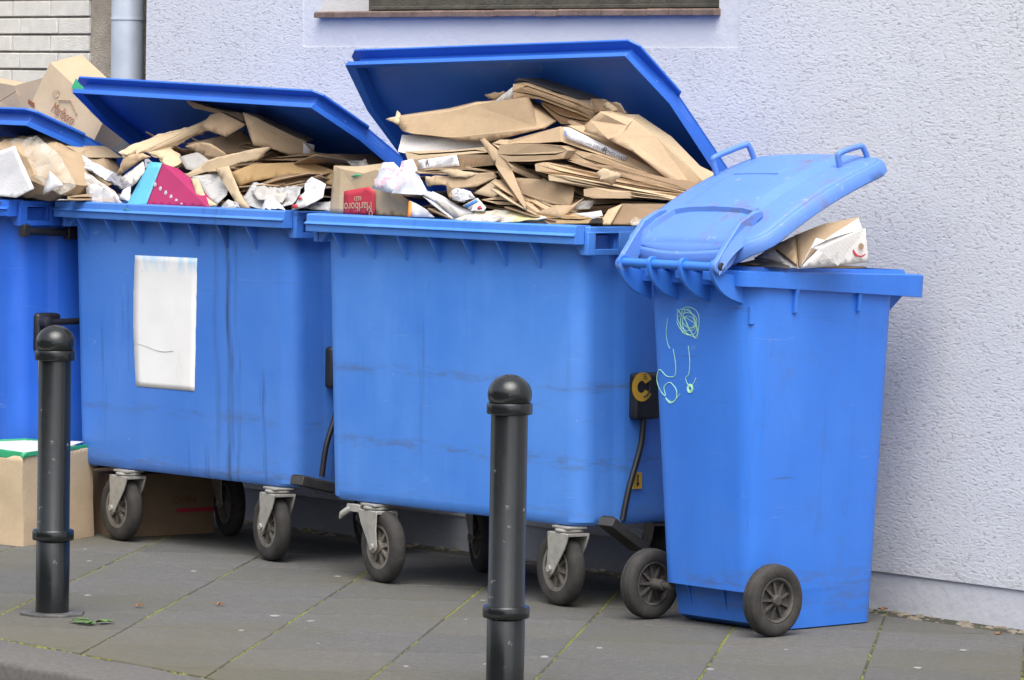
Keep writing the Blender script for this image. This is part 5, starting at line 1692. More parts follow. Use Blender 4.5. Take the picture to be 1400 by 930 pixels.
# boards lying flat inside the heap
def buried(F, zs, label, group, mats, rng, xr=(0.12, 1.05), yr=(0.12, 0.6)):
    rnd_ = random.Random(rng)
    for z in zs:
        w_, d_ = rnd_.uniform(0.35, 0.6), rnd_.uniform(0.22, 0.32)
        cx, cy = rnd_.uniform(xr[0] + w_ / 2, xr[1] - w_ / 2), rnd_.uniform(yr[0] + d_ / 2, yr[1] - d_ / 2)
        a = rnd_.uniform(-0.35, 0.35)
        tx, ty = rnd_.uniform(-0.12, 0.12), rnd_.uniform(-0.1, 0.1)
        v = []
        for sx, sy in ((-1, -1), (1, -1), (1, 1), (-1, 1)):
            x, y = sx * w_ / 2, sy * d_ / 2
            xx, yy = cx + x * math.cos(a) - y * math.sin(a), cy + x * math.sin(a) + y * math.cos(a)
            v.append(F.w((min(max(xx, 0.09), 1.07), min(max(yy, 0.10), 0.62), z + x * tx + y * ty)))
        mm_ = rnd_.choice(mats)
        mesh_thing('cardboard_sheet', v, [(0, 1, 2, 3)], mm_, label.replace('brown', TONE[mm_], 1), 'cardboard', amp=.006, group=group)
buried(B, [1.04 + 0.02 * k for k in range(12)], 'brown cardboard sheet buried in the heap of the faded container', 'sheets buried in the faded container', ('card_mid', 'card_dark', 'card'), 5)
def poking(F, spots, label, group, mats, rng, phi):
    """thin boards lying in the heap, following its fall to the right, their cut edges showing"""
    rnd_ = random.Random(rng)
    for px, py, d, w_, dep, sl in spots:
        o_ = F.l(px, py, d)
        o_.x = max(0.08 + w_ / 2, min(o_.x, CL - 0.10 - w_ / 2))
        a_ = rnd_.uniform(-0.25, 0.25)
        rise = rnd_.uniform(-0.25, 0.2)
        v = []
        for sx, sy in ((-0.5, 0), (0.1, -0.08), (0.5, 0), (0.48, 1), (-0.5, 1)):
            x, y = sx * w_, sy * dep
            xx, yy = o_.x + x * math.cos(a_) - y * math.sin(a_), d + x * math.sin(a_) + y * math.cos(a_)
            yy = min(max(yy, 0.03), 0.60)
            zz_ = o_.z + x * sl + y * rise
            zz_ = min(zz_, 1.085 + (0.68 - yy) * math.tan(phi))
            v.append(F.w((min(max(xx, 0.06), CL - 0.07), yy, zz_)))
        mm_ = rnd_.choice(mats)
        mesh_thing('cardboard_sheet', v, [tuple(range(5))], mm_, label.replace('brown', TONE[mm_], 1), 'cardboard', amp=.003, group=group, th=rnd_.choice((.0035, .0045, .006)), tear=0.0)

rr_ = random.Random(91)
spots = []
for i in range(34):
    t_, u_ = rr_.random(), rr_.random()
    px = 560 + 350 * t_
    top = 150 + 110 * t_
    py = top + (295 - top) * u_
    spots.append((px, py, 0.05 + 0.24 * (1 - u_) + rr_.uniform(-0.02, 0.02), rr_.uniform(0.14, 0.34), rr_.uniform(0.15, 0.25), rr_.uniform(-0.42, 0.05) - 0.15 * t_))
poking(FB, spots, 'thin brown board with its cut edge showing in the faded container', 'thin boards in the faded container', ('card_mid', 'card_dark', 'card', 'card_pale'), 17, R(47))
# ---------------------------------------------------------------- heap in the grimy container
A = FA
sheet(A, 'torn_cardboard', [z2(196, 366, 0.067), z2(222, 376, 0.072), z2(262, 366, 0.094), z2(300, 363, 0.112), z2(345, 374, 0.124), z2(372, 395, 0.123), z2(388, 420, 0.114), z2(405, 432, 0.114), z2(440, 420, 0.136), z2(462, 402, 0.156), z2(440, 372, 0.165), z2(406, 346, 0.166), z2(430, 330, 0.180), z2(480, 305, 0.201), z2(545, 281, 0.228), z2(578, 272, 0.241), z2(556, 262, 0.232), z2(585, 228, 0.244), z2(602, 204, 0.251), z2(560, 232, 0.234), z2(520, 250, 0.217), z2(440, 268, 0.184), z2(370, 285, 0.155), z2(305, 310, 0.128), z2(255, 330, 0.107), z2(225, 345, 0.092)], 'card_pale', 'large pale torn sheet draped over the left of the heap', tear=.005, amp=.005, freq=7)
sheet(A, 'torn_cardboard', [z2(186, 452, 0.065), z2(200, 410, 0.069), z2(216, 374, 0.074), z2(290, 366, 0.096), z2(322, 380, 0.106), z2(275, 398, 0.092), z2(228, 430, 0.078)], 'card', 'torn flap hanging below the large pale torn sheet', tear=.004, amp=.004)
sheet(A, 'torn_cardboard', [z2(470, 335, 0.150), z2(520, 318, 0.150), z2(580, 330, 0.150), z2(640, 372, 0.150), z2(600, 395, 0.150), z2(540, 372, 0.150)], 'card_mid', 'brown torn scrap in the hollow beside the pale torn sheet', tear=.003, amp=.004)
slab(A, 'rolled_cardboard', [z2(470, 142, 0.200), z2(490, 149, 0.203), z2(560, 172, 0.215), z2(640, 191, 0.229), z2(690, 194, 0.237), z2(706, 206, 0.240), z2(708, 236, 0.240), z2(660, 216, 0.232), z2(600, 199, 0.222), z2(540, 184, 0.212), z2(505, 178, 0.206), z2(480, 160, 0.202)], .08, 'card', 'torn rolled sheet pointing up under the lid', amp=.005, freq=16)
facets(A, 'crushed_box', [z2(530, 256, .17), z2(572, 206, .18), z2(612, 198, .18), z2(712, 258, .19), z2(632, 302, .17), z2(640, 190, .34), z2(720, 215, .36)], [(0, 1, 2, 3, 4), (1, 5, 6, 3, 2)], 'card_mid', 'small crushed box on top below the rolled sheet', amp=.005)
ta = facets(A, 'flattened_carton', [z2(704, 204, .17), z2(762, 222, .19), z2(968, 320, .30), z2(1012, 372, .33), z2(900, 372, .27), z2(830, 346, .23), z2(750, 332, .18), z2(745, 240, .18), z2(790, 215, .34), z2(1000, 320, .42)], [(0, 7, 6), (0, 1, 7), (1, 2, 3, 4, 5, 6, 7), (0, 8, 9, 2, 1)], 'card', 'long flattened carton sloping right with white tape on its end', amp=.004)
patch(A, 'white_tape', [z2(964, 318, .30), z2(1010, 330, .33), z2(1006, 372, .33), z2(962, 372, .30)], 'label', ta, .006)
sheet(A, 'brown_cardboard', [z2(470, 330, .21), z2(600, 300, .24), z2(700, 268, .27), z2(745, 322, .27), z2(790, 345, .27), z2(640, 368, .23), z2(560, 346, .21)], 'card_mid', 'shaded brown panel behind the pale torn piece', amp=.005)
sheet(A, 'torn_cardboard', [z2(432, 464, 0.080), z2(470, 452, 0.091), z2(520, 425, 0.106), z2(560, 395, 0.117), z2(640, 371, 0.140), z2(740, 350, 0.169), z2(820, 339, 0.193), z2(792, 370, 0.184), z2(770, 392, 0.178), z2(700, 402, 0.158), z2(640, 425, 0.140), z2(600, 433, 0.129), z2(545, 442, 0.113), z2(500, 461, 0.100), z2(460, 469, 0.088)], 'card_pale', 'pale torn piece pointing left across the middle of the heap', tear=.003, amp=.005)
sheet(A, 'corrugated_strip', [z2(598, 431, 0.097), z2(652, 420, 0.100), z2(662, 450, 0.091), z2(690, 520, 0.070), z2(712, 560, 0.058), z2(738, 592, 0.048), z2(692, 594, 0.048), z2(665, 550, 0.061), z2(640, 512, 0.072), z2(615, 470, 0.085)], 'card_pale', 'wide curling corrugated strip hanging down to the rim', amp=.005)
sheet(A, 'corrugated_strip', [z2(488, 465, .075), z2(520, 470, .08), z2(552, 545, .06), z2(602, 580, .04), z2(542, 592, .035), z2(515, 540, .05)], 'card_pale', 'narrow curling corrugated strip beside the magenta poster', amp=.005)
slab(A, 'flattened_carton', [z2(770, 392, .20), z2(960, 366, .27), z2(1100, 368, .33), z2(1240, 440, .40), z2(1200, 446, .38), z2(1080, 400, .31), z2(980, 395, .27)], .18, 'card_dark', 'dark flat carton running right under the taped one')
facets(A, 'flattened_carton', [z2(655, 446, .14), z2(750, 410, .17), z2(1000, 402, .26), z2(1086, 430, .28), z2(1080, 492, .26), z2(950, 450, .21), z2(740, 482, .15), z2(690, 500, .13)], [(0, 1, 2, 3, 4, 5, 6, 7)], 'card_orange', 'golden brown open carton above the grey newspapers', amp=.006)
sheet(A, 'brown_cardboard', [z2(780, 480, .15), z2(880, 450, .18), z2(1000, 470, .21), z2(1060, 500, .22), z2(960, 510, .19), z2(860, 505, .16)], 'card_dark', 'dark brown flap inside the golden brown carton', amp=.006)
pos = facets(A, 'printed_poster', [z2(300, 582, .025), z2(368, 404, .085), z2(440, 430, .09), z2(505, 480, .085), z2(592, 576, .05), z2(560, 590, .03)], [(0, 1, 2, 3, 4, 5)], 'magenta', 'magenta poster with a row of white dots and blue border', 'poster', th=.0015, amp=.0015)
patch(A, 'blue_border', [z2(210, 602, .0), z2(320, 400, .07), z2(372, 404, .085), z2(304, 582, .025), z2(238, 610, .0)], 'cyan', pos, .001)
def plane_d(p0, p1, p2):
    def f(x, y):
        (x0, y0, d0), (x1, y1, d1), (x2, y2, d2) = p0, p1, p2
        det = (x1 - x0) * (y2 - y0) - (x2 - x0) * (y1 - y0)
        u = ((x - x0) * (y2 - y0) - (x2 - x0) * (y - y0)) / det
        v = ((x1 - x0) * (y - y0) - (x - x0) * (y1 - y0)) / det
        return d0 + u * (d1 - d0) + v * (d2 - d0)
    return f
pdp = plane_d((300, 582, .025), (368, 404, .085), (592, 576, .05))
for k in range(6):
    par, cen = pos
    x_, y_ = 347 + 22 * k, 495 + 17 * k
    c_ = P(A, z2(x_, y_, pdp(x_, y_))) - A.n * .006 - cen
    m_ = MB()
    m_.lathe([(0.0075, 0.0), (0.006, -0.0015)], (0, 0, 0), 'Y', 14)
    m_.build('white_dot', 'paper', par, smooth=0, loc=c_, rot=(0, 0, R(-46.5)))
sheet(A, 'printed_sheet', [z2(500, 470, .10), z2(590, 445, .12), z2(660, 470, .12), z2(640, 540, .085), z2(600, 578, .06), z2(560, 550, .065)], 'paper_grey', 'grey printed sheet behind the corrugated strips', 'paper', th=.001, amp=.006)
sheet(A, 'grey_card', [z2(440, 380, .12), z2(520, 360, .15), z2(590, 410, .14), z2(510, 440, .11), z2(470, 430, .10)], 'grey_board', 'grey card under the pale torn sheet', 'card', th=.003)
sheet(A, 'newspaper', [z2(700, 575, .05), z2(722, 515, .09), z2(745, 480, .11), z2(850, 500, .13), z2(965, 512, .14), z2(930, 570, .09), z2(900, 597, .05), z2(760, 592, .045)], 'paper_grey', 'crumpled grey newspaper in the middle of the rim', 'newspaper', th=.002, amp=.014, freq=16, sub=.025)
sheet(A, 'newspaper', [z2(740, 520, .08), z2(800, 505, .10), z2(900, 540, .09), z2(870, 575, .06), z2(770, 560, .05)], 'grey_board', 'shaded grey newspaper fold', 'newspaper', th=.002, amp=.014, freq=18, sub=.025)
rp = sheet(A, 'rolled_paper', [z2(908, 600, .03), z2(960, 530, .06), z2(966, 488, .09), z2(1000, 468, .10), z2(1052, 494, .10), z2(1042, 550, .07), z2(980, 590, .04)], 'paper', 'rolled white paper with red bands at the right end', 'paper', th=.002, amp=.010, freq=16, sub=.025)
patch(A, 'red_band', [z2(925, 575, .04), z2(945, 578, .04), z2(950, 590, .038), z2(920, 592, .036)], 'red_print', rp, .012)
patch(A, 'red_band', [z2(948, 545, .054), z2(958, 545, .054), z2(968, 556, .052), z2(946, 556, .052)], 'red_print', rp, .012)
sheet(A, 'crumpled_paper', [z2(778, 598, .03), z2(800, 560, .05), z2(832, 548, .06), z2(860, 570, .05), z2(884, 600, .03)], 'paper', 'small crumpled white paper on the middle of the rim', 'paper', th=.001, amp=.010, freq=26, sub=.02)
sheet(A, 'crumpled_paper', [z2(600, 590, .03), z2(630, 550, .05), z2(690, 570, .045), z2(700, 596, .03)], 'paper_grey', 'grey crumpled paper by the wide corrugated strip', 'paper', th=.001, amp=.010, freq=26, sub=.02)
sheet(A, 'crumpled_paper', [z2(960, 597, .05), z2(1010, 565, .08), z2(1075, 560, .10), z2(1070, 598, .08)], 'paper_grey', 'grey printed paper in the right corner of the rim', 'paper', th=.001, amp=.010, freq=20, sub=.02)
sheet(A, 'plastic_bag', [z2(1138, 402, .30), z2(1218, 394, .33), z2(1246, 442, .33), z2(1200, 440, .30)], 'film', 'small clear plastic bag below the lid edge', 'bag', th=.001, amp=.010, freq=22, sub=.02)
sheet(A, 'white_paper', [z2(192, 470, .055), z2(290, 398, .09), z2(300, 440, .07), z2(270, 490, .055), z2(225, 512, .045)], 'news', 'printed white paper under the large pale torn sheet', 'paper', th=.001, amp=.010, freq=16)
sheet(A, 'newspaper', [z1(338, 590, .06), z1(352, 562, .08), z1(405, 553, .10), z1(470, 590, .09), z1(600, 652, .07), z1(642, 690, .05), z1(636, 730, .04), z1(560, 690, .05), z1(440, 620, .06)], 'magazine', 'creased magazine bundle with dark spines at the left end', 'magazine', th=.006, amp=.008, freq=18, sub=.03)
sheet(A, 'newspaper', [z1(336, 600, .05), z1(440, 640, .05), z1(560, 720, .035), z1(600, 780, .02), z1(458, 776, .02), z1(425, 762, .025), z1(420, 700, .035)], 'news', 'newspaper standing behind the rim at the left end', 'newspaper', th=.004, amp=.006, freq=16)
sheet(A, 'newspaper', [z1(428, 690, .03), z1(500, 690, .035), z1(580, 745, .03), z1(600, 782, .02), z1(430, 776, .02)], 'paper', 'white newspaper sheet in front of the bundle at the left end', 'newspaper', th=.002, amp=.006, freq=18)
sheet(A, 'crumpled_paper', [z1(585, 760, .02), z1(600, 715, .035), z1(640, 700, .04), z1(632, 770, .02)], 'flyer', 'crumpled pale blue paper beside the blue poster border', 'paper', th=.001, amp=.010, freq=24, sub=.02)
buried(A, [1.03 + 0.02 * k for k in range(10)], 'brown cardboard sheet buried in the heap of the grimy container', 'sheets buried in the grimy container', ('card_mid', 'card_dark', 'card'), 11, yr=(0.14, 0.6))

spots = []
for i in range(24):
    t_, u_ = rr_.random(), rr_.random()
    px = 230 + 260 * t_
    top = 165 + 60 * t_
    py = top + (275 - top) * u_
    spots.append((px, py, 0.10 + 0.22 * (1 - u_) + rr_.uniform(-0.02, 0.02), rr_.uniform(0.14, 0.32), rr_.uniform(0.15, 0.22), rr_.uniform(-0.35, 0.25)))
for i in range(16):
    t_, u_ = rr_.random(), rr_.random()
    spots.append((200 + 220 * t_, 190 + 50 * u_ + 10 * t_, 0.26 + 0.12 * rr_.random(), rr_.uniform(0.18, 0.34), rr_.uniform(0.12, 0.2), rr_.uniform(-0.3, 0.45)))
poking(FA, spots, 'thin brown board with its cut edge showing in the grimy container', 'thin boards in the grimy container', ('card_mid', 'card_dark', 'card_dark', 'card'), 23, R(31))
# ---------------------------------------------------------------- the left container
Zf = FZ
def blob_thing(F, name, pts, depth, m, label, cat, amp=.02, freq=9):
    a = [P(F, q) for q in pts]
    cen = sum(a, Vector()) / len(a)
    rings = [[cen + (p - cen) * k + F.n * (d_ * depth) for p in a] for k, d_ in ((0.55, -0.25), (0.9, -0.05), (1.0, 0.2), (0.95, 0.6), (0.6, 0.95))]
    n = len(a)
    vs = [p for r_ in rings for p in r_]
    fs = [(k * n + i, k * n + (i + 1) % n, (k + 1) * n + (i + 1) % n, (k + 1) * n + i) for k in range(4) for i in range(n)] + [tuple(range(n)), tuple(4 * n + i for i in range(n))]
    return mesh_thing(name, vs, fs, m, label, cat, amp=amp, freq=freq, sub=.03, solid=False, smooth=70)
blob_thing(Zf, 'paper_bundle', [z1(-120, 470, .16), z1(0, 462, .16), z1(70, 452, .16), z1(180, 445, .17), z1(280, 520, .16), z1(330, 620, .14), z1(350, 700, .12), z1(300, 742, .10), z1(150, 758, .08), z1(-120, 758, .08)], .3, 'card', 'golden paper bundle wrapped in clear film under the left lid', 'bundle', amp=.016)
sheet(Zf, 'plastic_film', [z1(-40, 490, .09), z1(60, 452, .10), z1(180, 450, .11), z1(290, 540, .10), z1(345, 640, .09), z1(372, 702, .08), z1(300, 745, .05), z1(215, 690, .05), z1(100, 600, .06), z1(0, 560, .06)], 'film', 'clear film stretched over the golden paper bundle', 'film', th=.001, amp=.012, freq=18, sub=.025)
sheet(Zf, 'white_paper', [z1(-30, 525, .03), z1(75, 500, .035), z1(110, 580, .03), z1(168, 708, .015), z1(80, 754, .0), z1(-30, 742, .0)], 'paper', 'large white sheet leaning on the golden bundle', 'paper', th=.0015, amp=.003)
sheet(Zf, 'white_paper', [z1(243, 620, .04), z1(275, 650, .035), z1(312, 690, .03), z1(260, 715, .02), z1(212, 738, .015), z1(225, 680, .025)], 'paper', 'small white triangle of paper beside the golden bundle', 'paper', th=.0015, amp=.004)
slab(Zf, 'flattened_carton', [z1(185, 446, .20), z1(270, 470, .22), z1(360, 510, .24), z1(425, 556, .26), z1(400, 560, .25), z1(330, 520, .22), z1(250, 490, .20)], .15, 'card_pale', 'pale carton edge squeezed under the left lid')
slab(Zf, 'flattened_carton', [z1(210, 490, .22), z1(300, 520, .24), z1(400, 565, .26), z1(390, 600, .25), z1(330, 570, .22), z1(240, 515, .20)], .15, 'black_board', 'black carton edge squeezed below the pale one')
slab(Zf, 'flattened_carton', [z1(330, 745, .12), z1(420, 735, .16), z1(500, 745, .2), z1(500, 765, .2), z1(330, 765, .1)], .2, 'card_mid', 'brown carton lying low by the rim of the left container')
buried(Zf, [1.03 + 0.02 * k for k in range(5)], 'brown cardboard sheet buried in the heap of the left container', 'sheets buried in the left container', ('card_mid', 'card_dark', 'card'), 21)
# cartons standing on the left lid
q0 = [z1(132, 330, .30), z1(245, 92, .30), z1(365, 165, .36), z1(512, 345, .42), z1(455, 475, .40), z1(330, 425, .36)]
def lidcard():
    f = [(0, 1, 2, 3, 4, 5)]
    a = [P(Zf, q) for q in [z1(128, 345, .40), z1(245, 92, .45), z1(520, 352, .50), z1(425, 545, .46)]]
    b = [p + Zf.n * 0.12 + Zf.e * 0.02 + Vector((0, 0, 0.03)) for p in a]
    return mesh_thing('cigarette_carton', a + b, [(0, 1, 2, 3), (7, 6, 5, 4), (0, 1, 5, 4), (1, 2, 6, 5), (2, 3, 7, 6), (3, 0, 4, 7)], 'card_pale', 'pale tilted carton with brown lettering lying on the left lid', 'carton', amp=.0012, solid=False, smooth=20)
lcz = lidcard()
def card_d(x, y):
    # depth on the tilted carton's face, from three of its corners
    (x0, y0, d0), (x1, y1, d1), (x2, y2, d2) = (128, 345, .40), (245, 92, .45), (520, 352, .50)
    det = (x1 - x0) * (y2 - y0) - (x2 - x0) * (y1 - y0)
    u = ((x - x0) * (y2 - y0) - (x2 - x0) * (y - y0)) / det
    v = ((x1 - x0) * (y - y0) - (x - x0) * (y1 - y0)) / det
    return d0 + u * (d1 - d0) + v * (d2 - d0)
def zc(x, y):
    return z1(x, y, card_d(x, y))
words(Zf, 'Marlboro', lcz, zc(318, 345), zc(385, 392), zc(345, 300), .054, 'brown_ink', .5, .008)
for k in range(2):
    words(Zf, '---------------', lcz, zc(300 - 8 * k, 378 + 14 * k), zc(367 - 8 * k, 425 + 14 * k), zc(330, 320), .012, 'faint_ink', .75, .010)
par, cen = lcz
m_ = MB()
def on_l(x, y):
    t = (x - 128) / 392
    return P(Zf, z1(x, y, card_d(x, y))) - Zf.n * .006 - cen
m_.tube([on_l(290, 277), on_l(352, 277), on_l(382, 345)], 0.0022, 5)
m_.tube([on_l(282, 245) + Vector((0.012 * math.cos(a), 0, 0.012 * math.sin(a))) for a in [k * math.pi / 6 for k in range(13)]], 0.0014, 5)
m_.build('roof_mark', 'faint_ink', par, smooth=0)
for cx, cy in ((160, 292), (462, 320)):
    m_ = MB()
    c_ = on_l(cx, cy)
    x_ = (on_l(cx + 20, cy + 13) - c_)
    y_ = Vector((0, 0, -0.016))
    m_.prism([c_ - x_ * .75 - y_ * .5, c_ + x_ * .75 - y_ * .5, c_ + x_ * .75 + y_ * .5, c_ - x_ * .75 + y_ * .5], -Zf.n * 0.001)
    m_.build('brown_mark', 'brown_ink', par, smooth=0)
m_ = MB()
g_ = [on_l(x, y) for x, y in ((378, 170), (432, 212), (390, 236), (358, 214))]
m_.prism(g_, -Zf.n * 0.001)
m_.build('green_tape', 'green_tape', par, smooth=0)
a = [P(Zf, q) for q in [z1(-120, 345, .50), z1(-120, 170, .50), z1(70, 205, .54), z1(215, 165, .58), z1(120, 380, .56)]]
b = [p + Zf.n * 0.06 + Vector((0, 0, 0.01)) for p in a]
n = len(a)
c2 = mesh_thing('cigarette_carton', a + b, [tuple(range(n)), tuple(range(2 * n - 1, n - 1, -1))] + [(i, (i + 1) % n, n + (i + 1) % n, n + i) for i in range(n)], 'card_pale', 'cream carton with a faint roof line behind the lettered one', 'carton', amp=.002, solid=False, smooth=20)
par, cen = c2
m_ = MB()
m_.tube([P(Zf, z1(x, y, .53)) - Zf.n * .014 - cen for x, y in ((0, 290), (95, 232), (118, 262))], 0.002, 5)
m_.build('roof_mark', 'faint_ink', par, smooth=0)

# ---------------------------------------------------------------- box in the two-wheeled bin
W2 = FR
bx = facets(W2, 'food_carton', [z5b(800, 570, .06), z5b(880, 492, .12), z5b(1000, 432, .26), z5b(1074, 402, .34), z5b(1088, 542, .38), z5b(960, 558, .24), z5b(780, 432, .16), z5b(1050, 356, .48), z5b(1062, 400, .46), z5b(700, 492, .10), z5b(612, 530, .02), z5b(720, 560, .03)],
    [(0, 1, 2, 3, 4, 5)], 'carton_white', 'white food carton with torn flaps propping the two-wheeled bin lid', 'carton', amp=.002, th=.004)
par, cen = bx
def inner(pts, m, nm='inner_face'):
    v = [P(W2, q) - cen for q in pts]
    return mesh_thing(nm, v, [tuple(range(len(v)))], m, None, None, th=.003, amp=.003, parent=par)[0]
inner([z5b(796, 562, .09), z5b(778, 432, .18), z5b(900, 385, .30), z5b(1046, 356, .44), z5b(1058, 398, .42), z5b(1000, 430, .34), z5b(880, 480, .20)], 'card')
inner([z5b(800, 560, .075), z5b(870, 440, .16), z5b(905, 450, .18), z5b(1045, 362, .40), z5b(1062, 402, .38), z5b(890, 492, .16), z5b(850, 480, .13)], 'white_board', 'torn_flap')
inner([z5b(612, 528, .015), z5b(705, 490, .085), z5b(790, 556, .04), z5b(775, 440, .15), z5b(700, 470, .10)], 'card', 'side_flap')
inner([z5b(800, 570, .06), z5b(780, 432, .16), z5b(700, 492, .10)], 'card_mid', 'side_flap')
inner([z5b(800, 570, .06), z5b(700, 492, .10), z5b(612, 530, .02), z5b(720, 560, .03)], 'white_board', 'torn_flap')
inner([z5b(620, 522, .01), z5b(700, 494, .07), z5b(740, 540, .045), z5b(728, 545, .04)], 'white_board', 'torn_flap')
for k in range(6):
    words(W2, ('------ ----', '---- ------ ----', '----- --- -----', '--- ------ ----', '------ ---- ---', '---- ---')[k], bx, z5b(935, 492 + 9 * k, .20), z5b(1000, 478 + 9 * k, .27), z5b(935, 440, .2), .011, 'grey_ink', .95, .007)
m_ = MB()
lc_ = P(W2, z5b(1062, 480, .335)) - W2.n * .008 - cen
m_ = MB()
pts = []
for k in range(21):
    a = R(100) + k / 20 * R(215)
    pts.append(lc_ + W2.e * (0.019 * math.cos(a)) + W2.n * (0.010 * math.cos(a)) + Vector((0, 0, 0.026 * math.sin(a))))
m_.tube(pts, [0.0012 + 0.0022 * math.sin(math.pi * k / 20) for k in range(21)], 5)
m_.build('logo', 'red_print', par, smooth=50)
m_ = MB()
m_.lathe([(0.009, -0.001), (0.008, -0.002)], (0, 0, 0), 'Y', 16)
m_.build('logo', 'card_mid', par, smooth=0, loc=lc_ + W2.e * 0.004 + Vector((0, 0, 0.002)), rot=(0, 0, R(-40)))
sheet(W2, 'dark_bag', [z5(540, 545, -.04), z5(620, 535, .02), z5(760, 560, .05), z5(760, 572, .04), z5(600, 568, -.03), z5(540, 560, -.05)], 'black_board', 'black bag edge just below the food carton', 'bag', th=.004, amp=.006)
for k in range(4):
    z = 0.93 + 0.02 * k
    v = [FR.w(p) for p in ((-0.17, -0.03, z), (0.17, -0.03, z + 0.01), (0.17, 0.42, z), (-0.17, 0.42, z + 0.015))]
    mesh_thing('cardboard_sheet', v, [(0, 1, 2, 3)], ('card_mid', 'card_dark')[k % 2], ('mid tan', 'dark brown')[k % 2] + ' cardboard sheet lying inside the two-wheeled bin', 'cardboard', amp=.006, group='sheets inside the two-wheeled bin')

# ---------------------------------------------------------------- cartons on the ground, weed, leaves
def ground_carton(name, pts_g, zt, m, label, flare=0.0, top=None):
    base = [on_level(*p) for p in pts_g]
    cen = sum(base, Vector()) / len(base)
    n = len(base)
    tops = [cen + (p - cen) * (1 + flare) + Vector((0, 0, z_)) for p, z_ in zip(base, zt)]
    return mesh_thing(name, base + tops, [tuple(range(n))] + [(i, (i + 1) % n, n + (i + 1) % n, n + i) for i in range(n)], m, label, 'carton', amp=.003, th=.005)
p_r, p_c = on_level(128, 733), on_level(32, 747)
dirv = (p_r - p_c)
pl_ = on_level(-60, 738)
base = [pl_, p_c, p_r, p_r + (pl_ - p_c)]
n = 4
cen_ = sum(base, Vector()) / 4
tops = [cen_ + (p - cen_) * 0.93 + Vector((0, 0, h_)) for p, h_ in zip(base, (0.292, 0.285, 0.295, 0.30))]
gc = mesh_thing('carton', base + tops, [(3, 2, 1, 0), (0, 1, 5, 4), (1, 2, 6, 5), (2, 3, 7, 6), (3, 0, 4, 7)], 'card_pale', 'open tan carton with green and white lining behind the bollard', 'carton', amp=.003, th=.005)
par, cen = gc
v = [P(Zf, q) - cen for q in ((-40, 601, -.32), (28, 602, -.34), (60, 594, -.30), (60, 612, -.30), (20, 613, -.35), (-40, 618, -.35))]
ln = [tops[1] - Vector((0, 0, .005)), tops[2] - Vector((0, 0, .005))]
lining_pts = [tops[0] + Vector((0, 0, .002)), tops[1] + Vector((0, .004, .002)), tops[1].lerp(tops[2], .9) + Vector((0, .004, .002)), tops[2].lerp(tops[3], .5) + Vector((0, 0, .0)), tops[1].lerp(tops[3], .5) + Vector((0, 0, .028)), tops[0].lerp(tops[3], .5) + Vector((0, 0, .012))]
lv = [p - cen for p in lining_pts]
l1 = mesh_thing('lining', lv, [(0, 1, 4, 5), (1, 2, 3, 4)], 'paper', None, None, th=.002, amp=.004, parent=par)[0]
lv2 = [p - cen + Vector((0.0, -0.006, 0.004)) for p in (tops[0] + Vector((0, 0, -.012)), tops[1] + Vector((0, 0, -.012)), tops[1] + Vector((0, 0, .012)), tops[0] + Vector((0, 0, .018)))]
mesh_thing('green_edge', lv2, [(0, 1, 2, 3)], 'green_tape', None, None, th=.002, amp=.002, parent=par)
lv3 = [p - cen + Vector((0.0, -0.006, 0.004)) for p in (tops[1] + Vector((0, 0, -.004)), tops[2] + Vector((0, 0, -.006)), tops[2] + Vector((0, 0, .006)), tops[1] + Vector((0, 0, .012)))]
mesh_thing('green_edge', lv3, [(0, 1, 2, 3)], 'green_tape', None, None, th=.002, amp=.002, parent=par)
rg = [lining_pts[5], lining_pts[4], lining_pts[3]]
m_ = MB()
m_.tube([p - cen + Vector((0, -.004, .001)) for p in rg], 0.006, 6)
m_.build('green_edge', 'green_tape', par, smooth=0)
# carton lying under the grimy container
b0, b1 = on_level(165, 735), on_level(292, 729)
ex = (b1 - b0)
nx = Vector((-ex.y, ex.x, 0)).normalized() * 0.30
if nx.y < 0:
    nx = -nx
base = [b0, b1, b1 + nx, b0 + nx]
tops = [p + Vector((0, 0, 0.205)) for p in base]
uc = mesh_thing('carton', base + tops, [(3, 2, 1, 0), (4, 5, 6, 7), (0, 1, 5, 4), (1, 2, 6, 5), (2, 3, 7, 6), (3, 0, 4, 7)], 'card_dark', 'closed brown carton with red lettering under the grimy container', 'carton', amp=.002, solid=False, smooth=20)  # shade under the container put into the colour as darker board
par, cen = uc
mid = (b0 + b1) / 2 - cen
exn = ex.normalized()
text_on('lettering', 'DHH', .042, 'brown_ink', par, mid + exn * .06 + Vector((0, 0, .115)) - nx.normalized() * .005, exn, Vector((0, 0, 1)), 1.0, 0.0)
m_ = MB()
p_ = mid + exn * .03 + Vector((0, 0, .075)) - nx.normalized() * .005
m_.prism([p_, p_ + exn * .15, p_ + exn * .15 + Vector((0, 0, .013)), p_ + Vector((0, 0, .013))], -nx.normalized() * .001)
m_.build('red_bar', 'red_print', par, smooth=0)
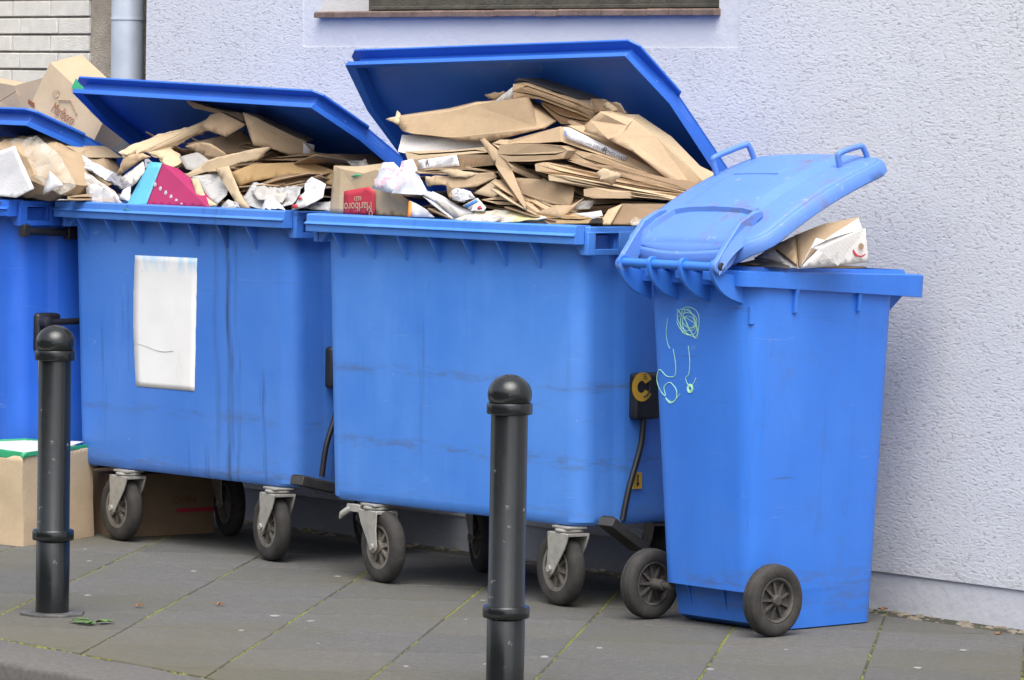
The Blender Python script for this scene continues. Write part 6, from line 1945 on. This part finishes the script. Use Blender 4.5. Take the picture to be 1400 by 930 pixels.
# weed by the bollard foot
wc = on_level(127, 853)
weed = empty('weed', None, wc, 0)
tag(weed, 'small green weed growing by the bollard foot', 'weed')
random.seed(3)
for k in range(11):
    a = random.uniform(0, 2 * math.pi)
    if k < 4:
        a = (R(15), R(175), R(190), R(20))[k] + random.uniform(-.1, .1)
    ln_ = random.uniform(0.035, 0.065)
    d_ = Vector((math.cos(a), math.sin(a) * 0.9, 0))
    s_ = Vector((-d_.y, d_.x, 0))
    h_ = random.uniform(0.006, 0.022)
    pts, w_ = [], []
    vs, fs = [], []
    for i in range(7):
        t = i / 6
        c_ = d_ * (ln_ * t) + Vector((0, 0, 0.001 + 0.55 * h_ * math.sin(math.pi * t * 0.8)))
        ww = (0.0015 if t < 0.35 else 0.010 * math.sin(math.pi * (t - 0.3) / 0.72) + 0.001) * (1 + 0.25 * (i % 2))
        vs += [c_ - s_ * ww + Vector((0, 0, 0.002)), c_, c_ + s_ * ww + Vector((0, 0, 0.002))]
        if i:
            o_ = (i - 1) * 3
            fs += [(o_, o_ + 1, o_ + 4, o_ + 3), (o_ + 1, o_ + 2, o_ + 5, o_ + 4)]
    m_ = MB()
    m_.add(vs, fs)
    m_.build('leaf', 'leaf', weed, smooth=60)
# a few dry leaves
for (px, py, lab) in ((1100, 833, None), (300, 829, 'reddish dry leaf on the bare paving below the grimy container'), (190, 831, 'dry leaf lying beside the weed by the bollard'), (1365, 868, 'orange dry leaf at the foot of the lavender wall'), (1207, 836, 'brown dry leaf in the dirt behind the two-wheeled bin')):
    if lab is None:
        continue
    c_ = on_level(px, py)
    vs = []
    an = random.uniform(0, 3)
    for i in range(8):
        a = 2 * math.pi * i / 8
        r_ = 0.011 * (1 + 0.4 * math.cos(2 * a))
        vs.append(c_ + Vector((r_ * math.cos(a + an), r_ * math.sin(a + an), 0.006 + 0.004 * math.sin(3 * a))))
    mesh_thing('dry_leaf', vs, [tuple(range(8))], 'dry_leaf', lab, 'leaf', th=.001, amp=.003, freq=40, sub=.012)
